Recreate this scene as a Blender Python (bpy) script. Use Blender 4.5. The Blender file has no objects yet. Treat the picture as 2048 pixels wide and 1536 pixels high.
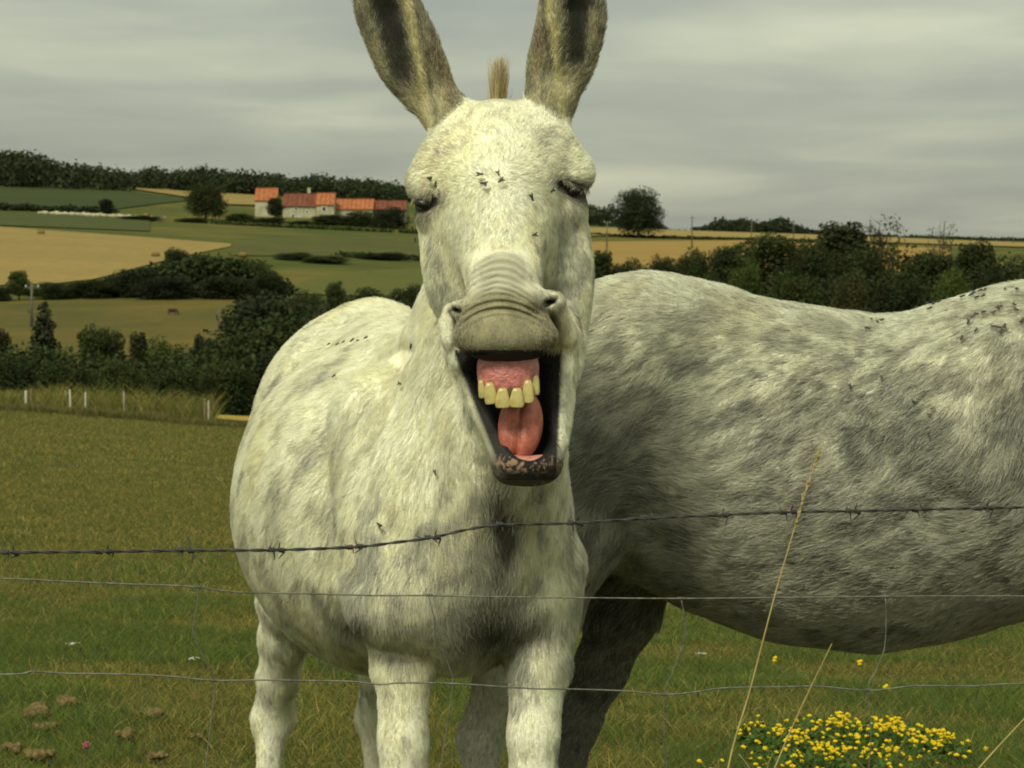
import bpy, bmesh, math, random
import numpy as np
from mathutils import Vector, Matrix
from mathutils.bvhtree import BVHTree

HD = 1.0      # share of hairs and blades built
# ------------------------------------------------------------------ camera, sky, sun
S = bpy.context.scene
COL = S.collection
F = 5000.0            # focal length in pixels of the 2048 wide frame
HC = 1.63             # camera height over the grass at the donkeys' feet
HY = 480.0            # row of the true horizon
cam = bpy.data.cameras.new('camera'); co = bpy.data.objects.new('camera', cam); COL.objects.link(co)
co.location = (0, 0, HC); co.rotation_euler = (math.radians(90), 0, 0)
cam.sensor_width = 36; cam.lens = F / 2048 * 36; cam.shift_y = -(768 - HY) / 2048
cam.dof.use_dof = True; cam.dof.focus_distance = 5.15; cam.dof.aperture_fstop = 20
cam.clip_start = 0.1; cam.clip_end = 20000
S.camera = co
S.view_settings.view_transform = 'Standard'; S.view_settings.look = 'None'
S.view_settings.exposure = 1.18; S.view_settings.gamma = 1; S.view_settings.use_curve_mapping = False
S.render.resolution_x = 1024; S.render.resolution_y = 768
S.cycles.use_denoising = True
S.cycles.max_bounces = 6; S.cycles.diffuse_bounces = 3; S.cycles.glossy_bounces = 2
S.cycles.transparent_max_bounces = 8
S.cycles.sample_clamp_indirect = 4
S.cycles_curves.shape = 'RIBBONS'
S.cycles.pixel_filter_type = 'GAUSSIAN' if False else 'BLACKMAN_HARRIS'
S.cycles.filter_width = 1.9

SUN_EL, SUN_AZ = 47.0, 204.0       # degrees; azimuth clockwise from +Y (the view direction)
sd = bpy.data.lights.new('sun', 'SUN'); so = bpy.data.objects.new('sun', sd); COL.objects.link(so)
sd.energy = 1.5; sd.angle = math.radians(14); sd.color = (1.0, 0.955, 0.72)
a, e = math.radians(SUN_AZ), math.radians(SUN_EL)
sdir = Vector((math.sin(a) * math.cos(e), math.cos(a) * math.cos(e), math.sin(e)))
so.rotation_euler = (-sdir).to_track_quat('-Z', 'Y').to_euler()
so.location = (0, 0, 60)

W = bpy.data.worlds.new('World'); S.world = W; W.use_nodes = True
nt = W.node_tree; nt.nodes.clear()
def N(nt, typ, **kw):
    n = nt.nodes.new(typ)
    for k, v in kw.items(): setattr(n, k, v)
    return n
def mathn(nt, op, a, b=None, c=None, clamp=False):
    n = N(nt, 'ShaderNodeMath', operation=op, use_clamp=clamp)
    for i, v in enumerate((a, b, c)):
        if v is None: continue
        if isinstance(v, (int, float)): n.inputs[i].default_value = v
        else: nt.links.new(v, n.inputs[i])
    return n.outputs[0]
def mixc(nt, f, a, b, blend='MIX'):
    n = N(nt, 'ShaderNodeMix', data_type='RGBA', blend_type=blend)
    for s, v in ((n.inputs[0], f), (n.inputs[6], a), (n.inputs[7], b)):
        if isinstance(v, (int, float)): s.default_value = v
        elif isinstance(v, (tuple, list)): s.default_value = (*v[:3], 1)
        else: nt.links.new(v, s)
    return n.outputs[2]
def ramp(nt, f, stops, interp='LINEAR'):
    n = N(nt, 'ShaderNodeValToRGB'); nt.links.new(f, n.inputs[0]); n.color_ramp.interpolation = interp
    els = n.color_ramp.elements
    while len(els) < len(stops): els.new(0.5)
    for el, (p, c) in zip(els, stops):
        el.position = p; el.color = (*c, 1) if not isinstance(c, (int, float)) else (c, c, c, 1)
    return n.outputs[0]
def noise(nt, vec, scale, detail=3, rough=0.5, dist=0.0):
    n = N(nt, 'ShaderNodeTexNoise'); n.inputs['Scale'].default_value = scale
    n.inputs['Detail'].default_value = detail; n.inputs['Roughness'].default_value = rough
    n.inputs['Distortion'].default_value = dist
    if vec is not None: nt.links.new(vec, n.inputs['Vector'])
    return n.outputs[0]
tc = N(nt, 'ShaderNodeTexCoord')
sky = N(nt, 'ShaderNodeTexSky', sky_type='NISHITA', sun_disc=False)
sky.sun_elevation = math.radians(SUN_EL); sky.sun_rotation = math.radians(SUN_AZ)
sep = N(nt, 'ShaderNodeSeparateXYZ'); nt.links.new(tc.outputs['Generated'], sep.inputs[0])
zc = mathn(nt, 'ADD', mathn(nt, 'MAXIMUM', sep.outputs[2], 0.0), 0.14)      # flat cloud deck overhead
u = mathn(nt, 'DIVIDE', sep.outputs[0], zc); v = mathn(nt, 'DIVIDE', sep.outputs[1], zc)
cb = N(nt, 'ShaderNodeCombineXYZ'); nt.links.new(u, cb.inputs[0]); nt.links.new(v, cb.inputs[1])
n1 = noise(nt, cb.outputs[0], 1.3, 4, 0.5, 0.4)
mp = N(nt, 'ShaderNodeMapping'); nt.links.new(cb.outputs[0], mp.inputs[0]); mp.inputs['Scale'].default_value = (0.45, 1.0, 1); mp.inputs['Rotation'].default_value = (0, 0, 0.25)
mp.inputs['Location'].default_value = (3.1, 1.7, 0)
n2 = noise(nt, mp.outputs[0], 0.9, 3, 0.5, 0.3)
nn = mathn(nt, 'ADD', mathn(nt, 'MULTIPLY', n1, 0.5), mathn(nt, 'MULTIPLY', n2, 0.5))
cloud = ramp(nt, nn, [(0.36, (1.22, 1.29, 1.07)), (0.46, (1.54, 1.61, 1.26)), (0.54, (1.95, 2.0, 1.48)), (0.66, (2.62, 2.66, 1.84))])
grad = mathn(nt, 'ADD', 1.0, mathn(nt, 'MULTIPLY', mathn(nt, 'MAXIMUM', sep.outputs[2], 0.0), 1.2))  # overcast skies are brighter towards the zenith
cloud = mixc(nt, 1.0, cloud, cloud, 'MIX')
vm = N(nt, 'ShaderNodeVectorMath', operation='SCALE'); nt.links.new(cloud, vm.inputs[0]); nt.links.new(grad, vm.inputs['Scale'])
cfin = mixc(nt, 0.06, vm.outputs[0], sky.outputs[0])
bg = N(nt, 'ShaderNodeBackground'); bg.inputs[1].default_value = 0.1; nt.links.new(cfin, bg.inputs[0])
wo = N(nt, 'ShaderNodeOutputWorld'); nt.links.new(bg.outputs[0], wo.inputs[0])

# ------------------------------------------------------------------ helpers
rng = np.random.default_rng(7); random.seed(7)
def P(px, py, D): return np.array([(px - 1024) / F * D, D, HC - (py - HY) / F * D])
def proj(p): return 1024 + F * p[:, 0] / p[:, 1], HY + F * (HC - p[:, 2]) / p[:, 1]

def mat(name, color=(0.5, 0.5, 0.5), rough=0.7, spec=0.3, var=0.0, vscale=5.0, bump=0.0, bscale=40.0, color2=None, attr=None, metallic=0.0, trans=None, sss=0.0):
    m = bpy.data.materials.new(name); m.use_nodes = True; t = m.node_tree; b = t.nodes['Principled BSDF']
    b.inputs['Roughness'].default_value = rough; b.inputs['Specular IOR Level'].default_value = spec
    b.inputs['Metallic'].default_value = metallic
    if sss: b.inputs['Subsurface Weight'].default_value = sss; b.inputs['Subsurface Radius'].default_value = (0.02, 0.008, 0.005)
    tc = N(t, 'ShaderNodeTexCoord'); vec = tc.outputs['Object']
    if attr:
        at = N(t, 'ShaderNodeAttribute', attribute_name=attr); c = at.outputs['Color']
    else:
        c = None
    if var or color2:
        nf = noise(t, vec, vscale, 5, 0.6)
        c2 = color2 or tuple(x * (1 - var) for x in color)
        base = c if c is not None else color
        f = ramp(t, nf, [(0.38, 0.0), (0.62, 1.0)])
        c = mixc(t, f, base, c2) if c is None or color2 else mixc(t, mathn(t, 'MULTIPLY', f, var), base, (0.02, 0.02, 0.015))
    if c is None: b.inputs['Base Color'].default_value = (*color, 1)
    else: t.links.new(c, b.inputs['Base Color'])
    if bump:
        bn = N(t, 'ShaderNodeBump'); bn.inputs['Strength'].default_value = bump; bn.inputs['Distance'].default_value = 0.02
        t.links.new(noise(t, vec, bscale, 4, 0.6), bn.inputs['Height']); t.links.new(bn.outputs[0], b.inputs['Normal'])
    if trans:
        tr = N(t, 'ShaderNodeBsdfTranslucent'); mx = N(t, 'ShaderNodeMixShader'); mx.inputs[0].default_value = trans
        if c is None: tr.inputs[0].default_value = (*color, 1)
        else: t.links.new(c, tr.inputs[0])
        out = t.nodes['Material Output']
        t.links.new(b.outputs[0], mx.inputs[1]); t.links.new(tr.outputs[0], mx.inputs[2]); t.links.new(mx.outputs[0], out.inputs[0])
    return m

def mesh_np(name, V, Fa, smooth=False):
    """mesh from arrays; Fa is an (n,k) array or a list of such arrays"""
    me = bpy.data.meshes.new(name)
    if isinstance(Fa, np.ndarray): Fa = [Fa]
    Fa = [f for f in Fa if len(f)]
    V = np.asarray(V, dtype=np.float32)
    me.vertices.add(len(V)); me.vertices.foreach_set('co', V.ravel())
    idx = np.concatenate([f.ravel() for f in Fa]).astype(np.int32)
    cnt = np.concatenate([np.full(len(f), f.shape[1]) for f in Fa])
    st = np.concatenate([[0], np.cumsum(cnt)[:-1]]).astype(np.int32)
    me.loops.add(len(idx)); me.loops.foreach_set('vertex_index', idx)
    me.polygons.add(len(cnt)); me.polygons.foreach_set('loop_start', st)
    if smooth: me.polygons.foreach_set('use_smooth', np.ones(len(cnt), dtype=bool))
    me.update(calc_edges=True); me.validate()
    return me
def vcol(me, C, name='col'):
    at = me.color_attributes.new(name, 'FLOAT_COLOR', 'POINT')
    C4 = np.ones((len(C), 4), dtype=np.float32); C4[:, :3] = C
    at.data.foreach_set('color', C4.ravel())
def link(name, data, m=None, parent=None, label=None, cat=None, group=None, kind=None, loc=None):
    o = bpy.data.objects.new(name, data); COL.objects.link(o)
    if m is not None and data is not None and not len(data.materials): data.materials.append(m)
    if parent is not None: o.parent = parent
    if loc is not None: o.location = loc
    tag(o, label, cat, group, kind); return o
def tag(o, label=None, cat=None, group=None, kind=None):
    if label: o['label'] = label
    if cat: o['category'] = cat
    if group: o['group'] = group
    if kind: o['kind'] = kind
def empty(name, loc, label=None, cat=None, group=None, rz=0, kind=None):
    o = bpy.data.objects.new(name, None); COL.objects.link(o); o.location = loc; o.rotation_euler.z = rz
    o.empty_display_size = 0.1
    tag(o, label, cat, group, kind); return o
def dup(root, loc=None, rz=None, scale=None, label=None, group=None):
    r = root.copy(); COL.objects.link(r)
    if loc is not None: r.location = loc
    if rz is not None: r.rotation_euler.z = rz
    if scale is not None: r.scale = scale
    if label: r['label'] = label
    if group: r['group'] = group
    for ch in list(root.children):
        c = ch.copy(); COL.objects.link(c); c.parent = r
        for g in list(ch.children):
            d = g.copy(); COL.objects.link(d); d.parent = c
    return r
def from_bm(name, bm, smooth=False):
    me = bpy.data.meshes.new(name); bm.to_mesh(me); bm.free()
    if smooth: me.polygons.foreach_set('use_smooth', np.ones(len(me.polygons), dtype=bool))
    return me
def box_bm(bm, c, s, rz=0.0):
    r = bmesh.ops.create_cube(bm, size=1.0)
    M = Matrix.Translation(c) @ Matrix.Rotation(rz, 4, 'Z') @ Matrix.Diagonal((*s, 1))
    bmesh.ops.transform(bm, matrix=M, verts=r['verts']); return r['verts']
def tube_np(pts, rad, n=6, cap=True):
    """tube along a polyline; rad scalar or per point; returns V, quads"""
    pts = np.asarray(pts, float); k = len(pts); rad = np.broadcast_to(np.asarray(rad, float), (k,))
    t = np.gradient(pts, axis=0); t /= np.linalg.norm(t, axis=1)[:, None] + 1e-12
    up = np.array([0.0, 0, 1]) if abs(t[0, 2]) < 0.9 else np.array([0.0, 1, 0])
    V = []
    for i in range(k):
        a = np.cross(t[i], up); a /= np.linalg.norm(a) + 1e-12; b = np.cross(a, t[i]); up = b
        an = np.arange(n) / n * 2 * np.pi
        V.append(pts[i] + rad[i] * (np.cos(an)[:, None] * a + np.sin(an)[:, None] * b))
    V = np.concatenate(V)
    i, j = np.meshgrid(np.arange(k - 1), np.arange(n), indexing='ij'); i = i.ravel(); j = j.ravel(); j2 = (j + 1) % n
    Q = np.stack([i * n + j, i * n + j2, (i + 1) * n + j2, (i + 1) * n + j], 1)
    fs = [Q]
    if cap: fs.append(np.array([list(range(n))[::-1], list(range((k - 1) * n, k * n))]))
    return V, fs
def join_np(parts):
    V, fs, off = [], [], 0
    for v, fl in parts:
        V.append(v); 
        for f in fl: fs.append(f + off)
        off += len(v)
    d = {}
    for f in fs: d.setdefault(f.shape[1], []).append(f)
    return np.concatenate(V), [np.concatenate(x) for x in d.values()]
def sphere_np(c, r, nu=10, nv=7, R=None):
    V = [[0, 0, 1]]
    for i in range(1, nv):
        th = math.pi * i / nv
        for j in range(nu):
            ph = 2 * math.pi * j / nu; V.append([math.sin(th) * math.cos(ph), math.sin(th) * math.sin(ph), math.cos(th)])
    V.append([0, 0, -1]); V = np.array(V) * np.asarray(r)
    if R is not None: V = V @ np.asarray(R).T
    V = V + np.asarray(c)
    T, Q = [], []
    for j in range(nu):
        T.append([0, 1 + j, 1 + (j + 1) % nu]); b = 1 + (nv - 2) * nu; T.append([len(V) - 1, b + (j + 1) % nu, b + j])
    for i in range(nv - 2):
        for j in range(nu):
            a = 1 + i * nu; Q.append([a + j, a + nu + j, a + nu + (j + 1) % nu, a + (j + 1) % nu])
    return V, [np.array(T), np.array(Q)]
def smooth_path(pts, n):
    """Catmull-Rom through pts"""
    pts = np.asarray(pts, float); p = np.vstack([2 * pts[0] - pts[1], pts, 2 * pts[-1] - pts[-2]])
    out = []
    for i in range(1, len(p) - 2):
        for t in np.linspace(0, 1, n, endpoint=False):
            out.append(0.5 * ((2 * p[i]) + (-p[i-1] + p[i+1]) * t + (2*p[i-1] - 5*p[i] + 4*p[i+1] - p[i+2]) * t*t + (-p[i-1] + 3*p[i] - 3*p[i+1] + p[i+2]) * t**3))
    out.append(pts[-1]); return np.array(out)

# value noise on numpy arrays
_perm = np.random.default_rng(3).random(4096).astype(np.float32)
def vnoise(p):
    i = np.floor(p).astype(np.int64); f = p - i; f = f * f * (3 - 2 * f)
    def h(a, b, c): return _perm[(a * 1619 + b * 31337 + c * 6971 + ((a * 7) ^ (b * 13) ^ (c * 29)) * 101) & 4095]
    r = 0
    for dx in (0, 1):
        wx = f[:, 0] if dx else 1 - f[:, 0]
        for dy in (0, 1):
            wy = f[:, 1] if dy else 1 - f[:, 1]
            for dz in (0, 1):
                wz = f[:, 2] if dz else 1 - f[:, 2]
                r = r + wx * wy * wz * h(i[:, 0] + dx, i[:, 1] + dy, i[:, 2] + dz)
    return r
def fbm(p, oct=4, g=0.5):
    a, s, r = 1.0, 0.0, 0.0
    for o in range(oct):
        r = r + a * vnoise(p * 2 ** o + 17.3 * o); s += a; a *= g
    return r / s
def sstep(a, b, x): t = np.clip((x - a) / (b - a), 0, 1); return t * t * (3 - 2 * t)
def blob(px, py, cx, cy, rx, ry, rot=0.0):
    c, s = math.cos(rot), math.sin(rot); dx, dy = px - cx, py - cy
    return np.exp(-(((dx * c + dy * s) / rx) ** 2 + ((-dx * s + dy * c) / ry) ** 2))
def lerp3(a, b, t): return a * (1 - t)[:, None] + np.asarray(b) * t[:, None]

def hair_obj(name, pos, rad, colr, m, parent=None, **kw):
    """pos (n,k,3) points of n strands, rad (n,k), colr (n,3)"""
    n, k, _ = pos.shape
    hc = bpy.data.hair_curves.new(name); hc.add_curves([k] * n)
    hc.attributes['position'].data.foreach_set('vector', pos.astype(np.float32).ravel())
    ra = hc.attributes.get('radius') or hc.attributes.new('radius', 'FLOAT', 'POINT')
    ra.data.foreach_set('value', rad.astype(np.float32).ravel())
    ca = hc.attributes.new('col', 'FLOAT_COLOR', 'CURVE')
    C4 = np.ones((n, 4), dtype=np.float32); C4[:, :3] = colr
    ca.data.foreach_set('color', C4.ravel())
    return link(name, hc, m, parent, **kw)
# ------------------------------------------------------------------ terrain
TPX = np.array([-4500, -1500, -600, 0, 250, 500, 850, 1200, 1600, 2048, 2700, 3500, 6500.])
TD = [60, 80, 110, 160, 220, 280, 300, 450, 520, 600, 700, 850, 950, 1100, 1500, 2200, 4000]
TY = {
 60:  [800, 800, 815, 823, 842, 862, 885, 905, 915, 920, 930, 930, 930],
 80:  [790, 790, 800, 815, 824, 834, 845, 860, 870, 880, 890, 890, 890],
 110: [840, 840, 845, 850, 850, 850, 855, 850, 850, 850, 850, 850, 850],
 160: [820, 820, 820, 820, 815, 810, 800, 740, 720, 720, 720, 720, 720],
 220: [700, 700, 715, 718, 712, 705, 680, 640, 640, 640, 640, 640, 640],
 280: [615, 615, 612, 610, 606, 604, 612, 590, 590, 590, 590, 590, 590],
 300: [590, 590, 590, 588, 590, 594, 600, 580, 575, 575, 575, 575, 575],
 450: [440, 440, 450, 456, 470, 490, 512, 525, 520, 520, 520, 520, 520],
 520: [425, 425, 430, 434, 450, 468, 484, 505, 505, 512, 512, 512, 512],
 600: [415, 415, 420, 426, 438, 452, 468, 490, 495, 505, 505, 505, 505],
 700: [405, 405, 412, 417, 424, 432, 446, 475, 484, 500, 500, 500, 500],
 850: [370, 370, 372, 376, 386, 408, 425, 462, 474, 492, 492, 492, 492],
 950: [358, 358, 362, 366, 377, 393, 405, 457, 469, 488, 488, 488, 488],
 1100:[352, 352, 356, 360, 370, 385, 396, 455, 467, 485, 485, 485, 485],
 1500:[400, 400, 400, 400, 405, 415, 420, 468, 473, 483, 483, 483, 483],
 2200:[440, 440, 440, 440, 445, 450, 455, 474, 477, 482, 482, 482, 482],
 4000:[470, 470, 470, 470, 470, 472, 474, 478, 479, 481, 481, 481, 481]}
TZ = np.array([HC - (np.interp(np.arange(-4500, 6501, 50.), TPX, TY[d]) - HY) / F * d for d in TD])
GP = np.arange(-4500, 6501, 50.)
for r in range(len(TZ)):      # soften the kinks across
    for _ in range(6): TZ[r][1:-1] = (TZ[r][:-2] + 2 * TZ[r][1:-1] + TZ[r][2:]) / 4
def terrain(x, y):
    x = np.asarray(x, float); y = np.asarray(y, float); x, y = np.broadcast_arrays(x, y)
    px = np.clip(1024 + F * x / np.maximum(y, 8.0), -4500, 6499)
    gi = (px + 4500) / 50.; i0 = np.minimum(gi.astype(int), len(GP) - 2); fx = gi - i0
    k = np.clip(np.searchsorted(TD, y, side='right') - 1, 0, len(TD) - 2)
    d0 = np.array(TD)[k]; d1 = np.array(TD)[k + 1]; t = np.clip((y - d0) / (d1 - d0), 0, 1)
    zz = lambda kk: TZ[kk, i0] * (1 - fx) + TZ[kk, i0 + 1] * fx
    z = zz(k) * (1 - t) + zz(k + 1) * t
    z60 = zz(np.zeros_like(k))
    zn = z60 * np.clip((y - 5.0) / 55.0, 0, 1)
    z = np.where(y < 60, zn, z)
    p = np.stack([x * 0.35, y * 0.35, np.zeros_like(x)], -1).reshape(-1, 3)
    b = (fbm(p, 3) - 0.5).reshape(x.shape)
    return z + b * 0.10 * np.clip((y - 7) / 6, 0, 1) * np.clip((70 - y) / 20, 0, 1)
def ground(px, D):
    x = (px - 1024) / F * D; return np.array([x, D, float(terrain(x, D))])
def D_of(px, py, lo, hi):
    """distance at which the ground in column px shows at row py, nearest first"""
    Ds = np.linspace(lo, hi, 400); z = terrain((px - 1024) / F * Ds, Ds); q = HY + F * (HC - z) / Ds
    below = np.where(q <= py)[0]
    return Ds[below[0]] if len(below) else hi

def grid_sheet(X, Y, Z):
    r, c = X.shape; V = np.stack([X, Y, Z], -1).reshape(-1, 3)
    i, j = np.meshgrid(np.arange(r - 1), np.arange(c - 1), indexing='ij'); i = i.ravel(); j = j.ravel()
    return V, np.stack([i * c + j, i * c + j + 1, (i + 1) * c + j + 1, (i + 1) * c + j], 1)
ys = np.concatenate([np.linspace(-30, 4, 12), np.linspace(4.5, 30, 90), np.linspace(31, 120, 70), np.linspace(125, 700, 116), np.linspace(710, 1500, 60), np.linspace(1550, 4000, 20)])
pxs = np.concatenate([np.arange(-4500, -400, 200.), np.arange(-400, 2500, 25.), np.arange(2500, 6501, 200.)])
PX, YY = np.meshgrid(pxs, ys); XX = (PX - 1024) / F * np.maximum(YY, 8.0)
V, Q = grid_sheet(XX, YY, terrain(XX, YY))
mg = bpy.data.materials.new('meadow ground'); mg.use_nodes = True; t = mg.node_tree; b = t.nodes['Principled BSDF']
b.inputs['Roughness'].default_value = 0.95; b.inputs['Specular IOR Level'].default_value = 0.1
tcx = N(t, 'ShaderNodeTexCoord'); vec = tcx.outputs['Object']
na = noise(t, vec, 0.9, 6, 0.62); nb = noise(t, vec, 0.02, 4, 0.6); nc = noise(t, vec, 14.0, 4, 0.7)
near = ramp(t, na, [(0.3, (0.038, 0.055, 0.008)), (0.5, (0.080, 0.078, 0.012)), (0.68, (0.15, 0.11, 0.022))])
far = ramp(t, nb, [(0.35, (0.05, 0.068, 0.011)), (0.5, (0.075, 0.08, 0.014)), (0.62, (0.12, 0.105, 0.022))])
sp = N(t, 'ShaderNodeSeparateXYZ'); t.links.new(vec, sp.inputs[0])
ff = mathn(t, 'DIVIDE', mathn(t, 'SUBTRACT', sp.outputs[1], 50.0), 60.0, clamp=True)
c = mixc(t, ff, near, far)
c = mixc(t, mathn(t, 'MULTIPLY', ramp(t, nc, [(0.35, 1.0), (0.6, 0.0)]), 0.45), c, (0.02, 0.025, 0.008))
t.links.new(c, b.inputs['Base Color'])
bn = N(t, 'ShaderNodeBump'); bn.inputs['Strength'].default_value = 0.8; bn.inputs['Distance'].default_value = 0.03
t.links.new(nc, bn.inputs['Height']); t.links.new(bn.outputs[0], b.inputs['Normal'])
link('ground', mesh_np('ground', V, Q, True), mg, kind='structure', label='rolling meadow ground falling into a valley and rising to far hills')

def field(name, label, px0, px1, near_py, far_py, lo, hi, c1, c2, scale=0.05, lift=0.12, streak=None, n=50, rows=24):
    """field sheet draped on the terrain between two boundary curves given as picture rows"""
    c1 = tuple(a_ * b_ for a_, b_ in zip(c1, (.84, .84, .70))); c2 = tuple(a_ * b_ for a_, b_ in zip(c2, (.84, .84, .70)))
    cols = np.linspace(px0, px1, n); A = []
    for p in cols:
        a = D_of(p, np.interp(p, [q[0] for q in near_py], [q[1] for q in near_py]), lo, hi)
        bb = D_of(p, np.interp(p, [q[0] for q in far_py], [q[1] for q in far_py]), lo, hi)
        A.append(np.linspace(a, max(bb, a + 0.2), rows))
    Y = np.array(A).T; X = (cols[None, :] - 1024) / F * Y
    V, Q = grid_sheet(X, Y, terrain(X, Y) + lift)
    m = bpy.data.materials.new(name.replace('_', ' ')); m.use_nodes = True; t = m.node_tree; b = t.nodes['Principled BSDF']
    b.inputs['Roughness'].default_value = 0.9; b.inputs['Specular IOR Level'].default_value = 0.15
    tcx = N(t, 'ShaderNodeTexCoord'); mpn = N(t, 'ShaderNodeMapping'); t.links.new(tcx.outputs['Object'], mpn.inputs[0])
    if streak: mpn.inputs['Rotation'].default_value = (0, 0, streak); mpn.inputs['Scale'].default_value = (0.25, 2.2, 1)
    f1 = ramp(t, noise(t, mpn.outputs[0], scale, 6, 0.65), [(0.35, 0.0), (0.65, 1.0)])
    f2 = noise(t, tcx.outputs['Object'], 0.45, 6, 0.75)
    c = mixc(t, f1, c1, c2); c = mixc(t, mathn(t, 'MULTIPLY', ramp(t, f2, [(0.4, 1.0), (0.6, 0.0)]), 0.42), c, tuple(x * 0.5 for x in c1))
    if streak:
        wv = N(t, 'ShaderNodeTexWave'); wv.inputs['Scale'].default_value = 0.12; wv.inputs['Distortion'].default_value = 1.0
        mp2 = N(t, 'ShaderNodeMapping'); t.links.new(tcx.outputs['Object'], mp2.inputs[0]); mp2.inputs['Rotation'].default_value = (0, 0, streak + 1.57)
        t.links.new(mp2.outputs[0], wv.inputs['Vector'])
        c = mixc(t, mathn(t, 'MULTIPLY', ramp(t, wv.outputs[1], [(0.0, 1.0), (0.25, 0.0)]), 0.35), c, tuple(x * 0.6 for x in c1))
    t.links.new(c, b.inputs['Base Color'])
    return link(name, mesh_np(name, V, Q, True), m, kind='structure', label=label)
GOLD1, GOLD2 = (0.30, 0.215, 0.080), (0.24, 0.185, 0.066)
field('stubble_field', 'golden harvested field on the left hillside', -900, 462, [(-900, 640), (0, 572), (100, 570), (190, 560), (330, 522), (462, 494)], [(-900, 430), (0, 455), (200, 469), (462, 489)], 282, 520, GOLD1, GOLD2, 0.03, 0.15, 0.5)
field('green_field', 'dark green crop field below the far wood on the left', -900, 372, [(-900, 410), (0, 416), (230, 420), (372, 402)], [(-900, 358), (0, 367), (180, 376), (372, 397)], 600, 1000, (0.032, 0.050, 0.010), (0.040, 0.058, 0.011), 0.01, 0.3, 0.1)
field('pasture_strip', 'bright green pasture strip above the golden field', -900, 300, [(-900, 430), (0, 452), (250, 462), (300, 464)], [(-900, 415), (0, 428), (300, 440)], 440, 690, (0.052, 0.068, 0.012), (0.062, 0.076, 0.014), 0.02, 0.2)
field('straw_field', 'narrow straw coloured field under the ridge wood', 258, 560, [(258, 379), (372, 396), (450, 411), (560, 414)], [(258, 375), (450, 388), (560, 396)], 700, 1080, GOLD1, GOLD2, 0.02, 0.5, 0.1)
field('pale_pasture', 'pale green pasture left of the braying donkey', 570, 1100, [(570, 590), (850, 597), (1100, 600)], [(570, 578), (640, 556), (760, 541), (1100, 530)], 284, 440, (0.085, 0.095, 0.016), (0.10, 0.105, 0.018), 0.04, 0.15)
field('brown_meadow', 'dry brown grazing meadow in the valley', -300, 470, [(-300, 716), (470, 712)], [(-300, 612), (250, 603), (470, 600)], 165, 300, (0.13, 0.098, 0.020), (0.062, 0.066, 0.013), 0.06, 0.12)
field('upper_pasture', 'olive pasture between the hedges and the farm', 464, 1100, [(464, 512), (700, 515), (1100, 530)], [(464, 478), (700, 474), (1100, 480)], 330, 640, (0.066, 0.074, 0.013), (0.088, 0.086, 0.017), 0.03, 0.15)
field('wheat_field', 'golden wheat field on the right behind the donkeys', 1100, 1900, [(1100, 545), (1250, 540), (1900, 560)], [(1100, 486), (1300, 483), (1500, 481), (1900, 498)], 300, 720, (0.33, 0.215, 0.065), (0.27, 0.175, 0.05), 0.03, 0.15, 1.2)
field('upper_wheat_field', 'thin golden field at the foot of the lone tree', 1060, 2300, [(1060, 474), (1275, 474), (1500, 478), (2048, 496), (2300, 497)], [(1060, 458), (1200, 457), (1500, 467), (1600, 470), (2048, 487), (2300, 487)], 600, 1090, GOLD1, (0.30, 0.235, 0.085), 0.02, 0.4, 1.4)
field('stubble_path', 'yellow stubble strip beyond the field edge', 372, 1300, [(372, 828), (440, 840), (520, 846), (1300, 880)], [(372, 826), (520, 831), (1300, 862)], 62, 95, (0.40, 0.28, 0.06), (0.30, 0.22, 0.05), 0.3, 0.03)

# ------------------------------------------------------------------ trees
def leaf_cloud(n, clumps, size, seed, thin=0.0):
    """leaf faces spread through the volume of crown clumps: (n,4) quads as real little leaves"""
    r = np.random.default_rng(seed)
    cl = np.array(clumps)      # x,y,z,rx,ry,rz
    w = (cl[:, 3] * cl[:, 4] * cl[:, 5]) ** 0.67; k = r.choice(len(cl), n, p=w / w.sum())
    d = r.normal(size=(n, 3)); d /= np.linalg.norm(d, axis=1)[:, None]
    rad = r.random(n) ** 0.33 * (0.86 + 0.28 * r.random(n))
    c = cl[k, :3] + d * rad[:, None] * cl[k, 3:6]
    nz = fbm(c * 0.9 / max(size, 0.1) * 0.25 + seed, 3); keep = nz > 0.30 + thin; c = c[keep]; d = d[keep]; n = len(c)
    s = size * (0.6 + 0.8 * r.random(n))
    nn_ = d * 0.5 + r.normal(size=(n, 3)) * 0.6 + np.array([0, 0, 0.4]); nn_ /= np.linalg.norm(nn_, axis=1)[:, None]
    a = np.cross(nn_, r.normal(size=(n, 3))); a /= np.linalg.norm(a, axis=1)[:, None]; b_ = np.cross(nn_, a)
    V = np.stack([c - a * s[:, None] * 0.5, c + b_ * s[:, None] * 0.35 + nn_ * s[:, None] * .08, c + a * s[:, None] * 0.5, c - b_ * s[:, None] * 0.35 + nn_ * s[:, None] * .08], 1).reshape(-1, 3)
    Q = np.arange(n * 4).reshape(-1, 4)
    v = 0.55 + 0.9 * r.random(n) * fbm(c * 0.5 + 5, 2) * 1.3
    hue = fbm(c * 0.35 + 40, 2)
    return V, Q, np.repeat(v, 4), np.repeat(hue, 4)
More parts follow.
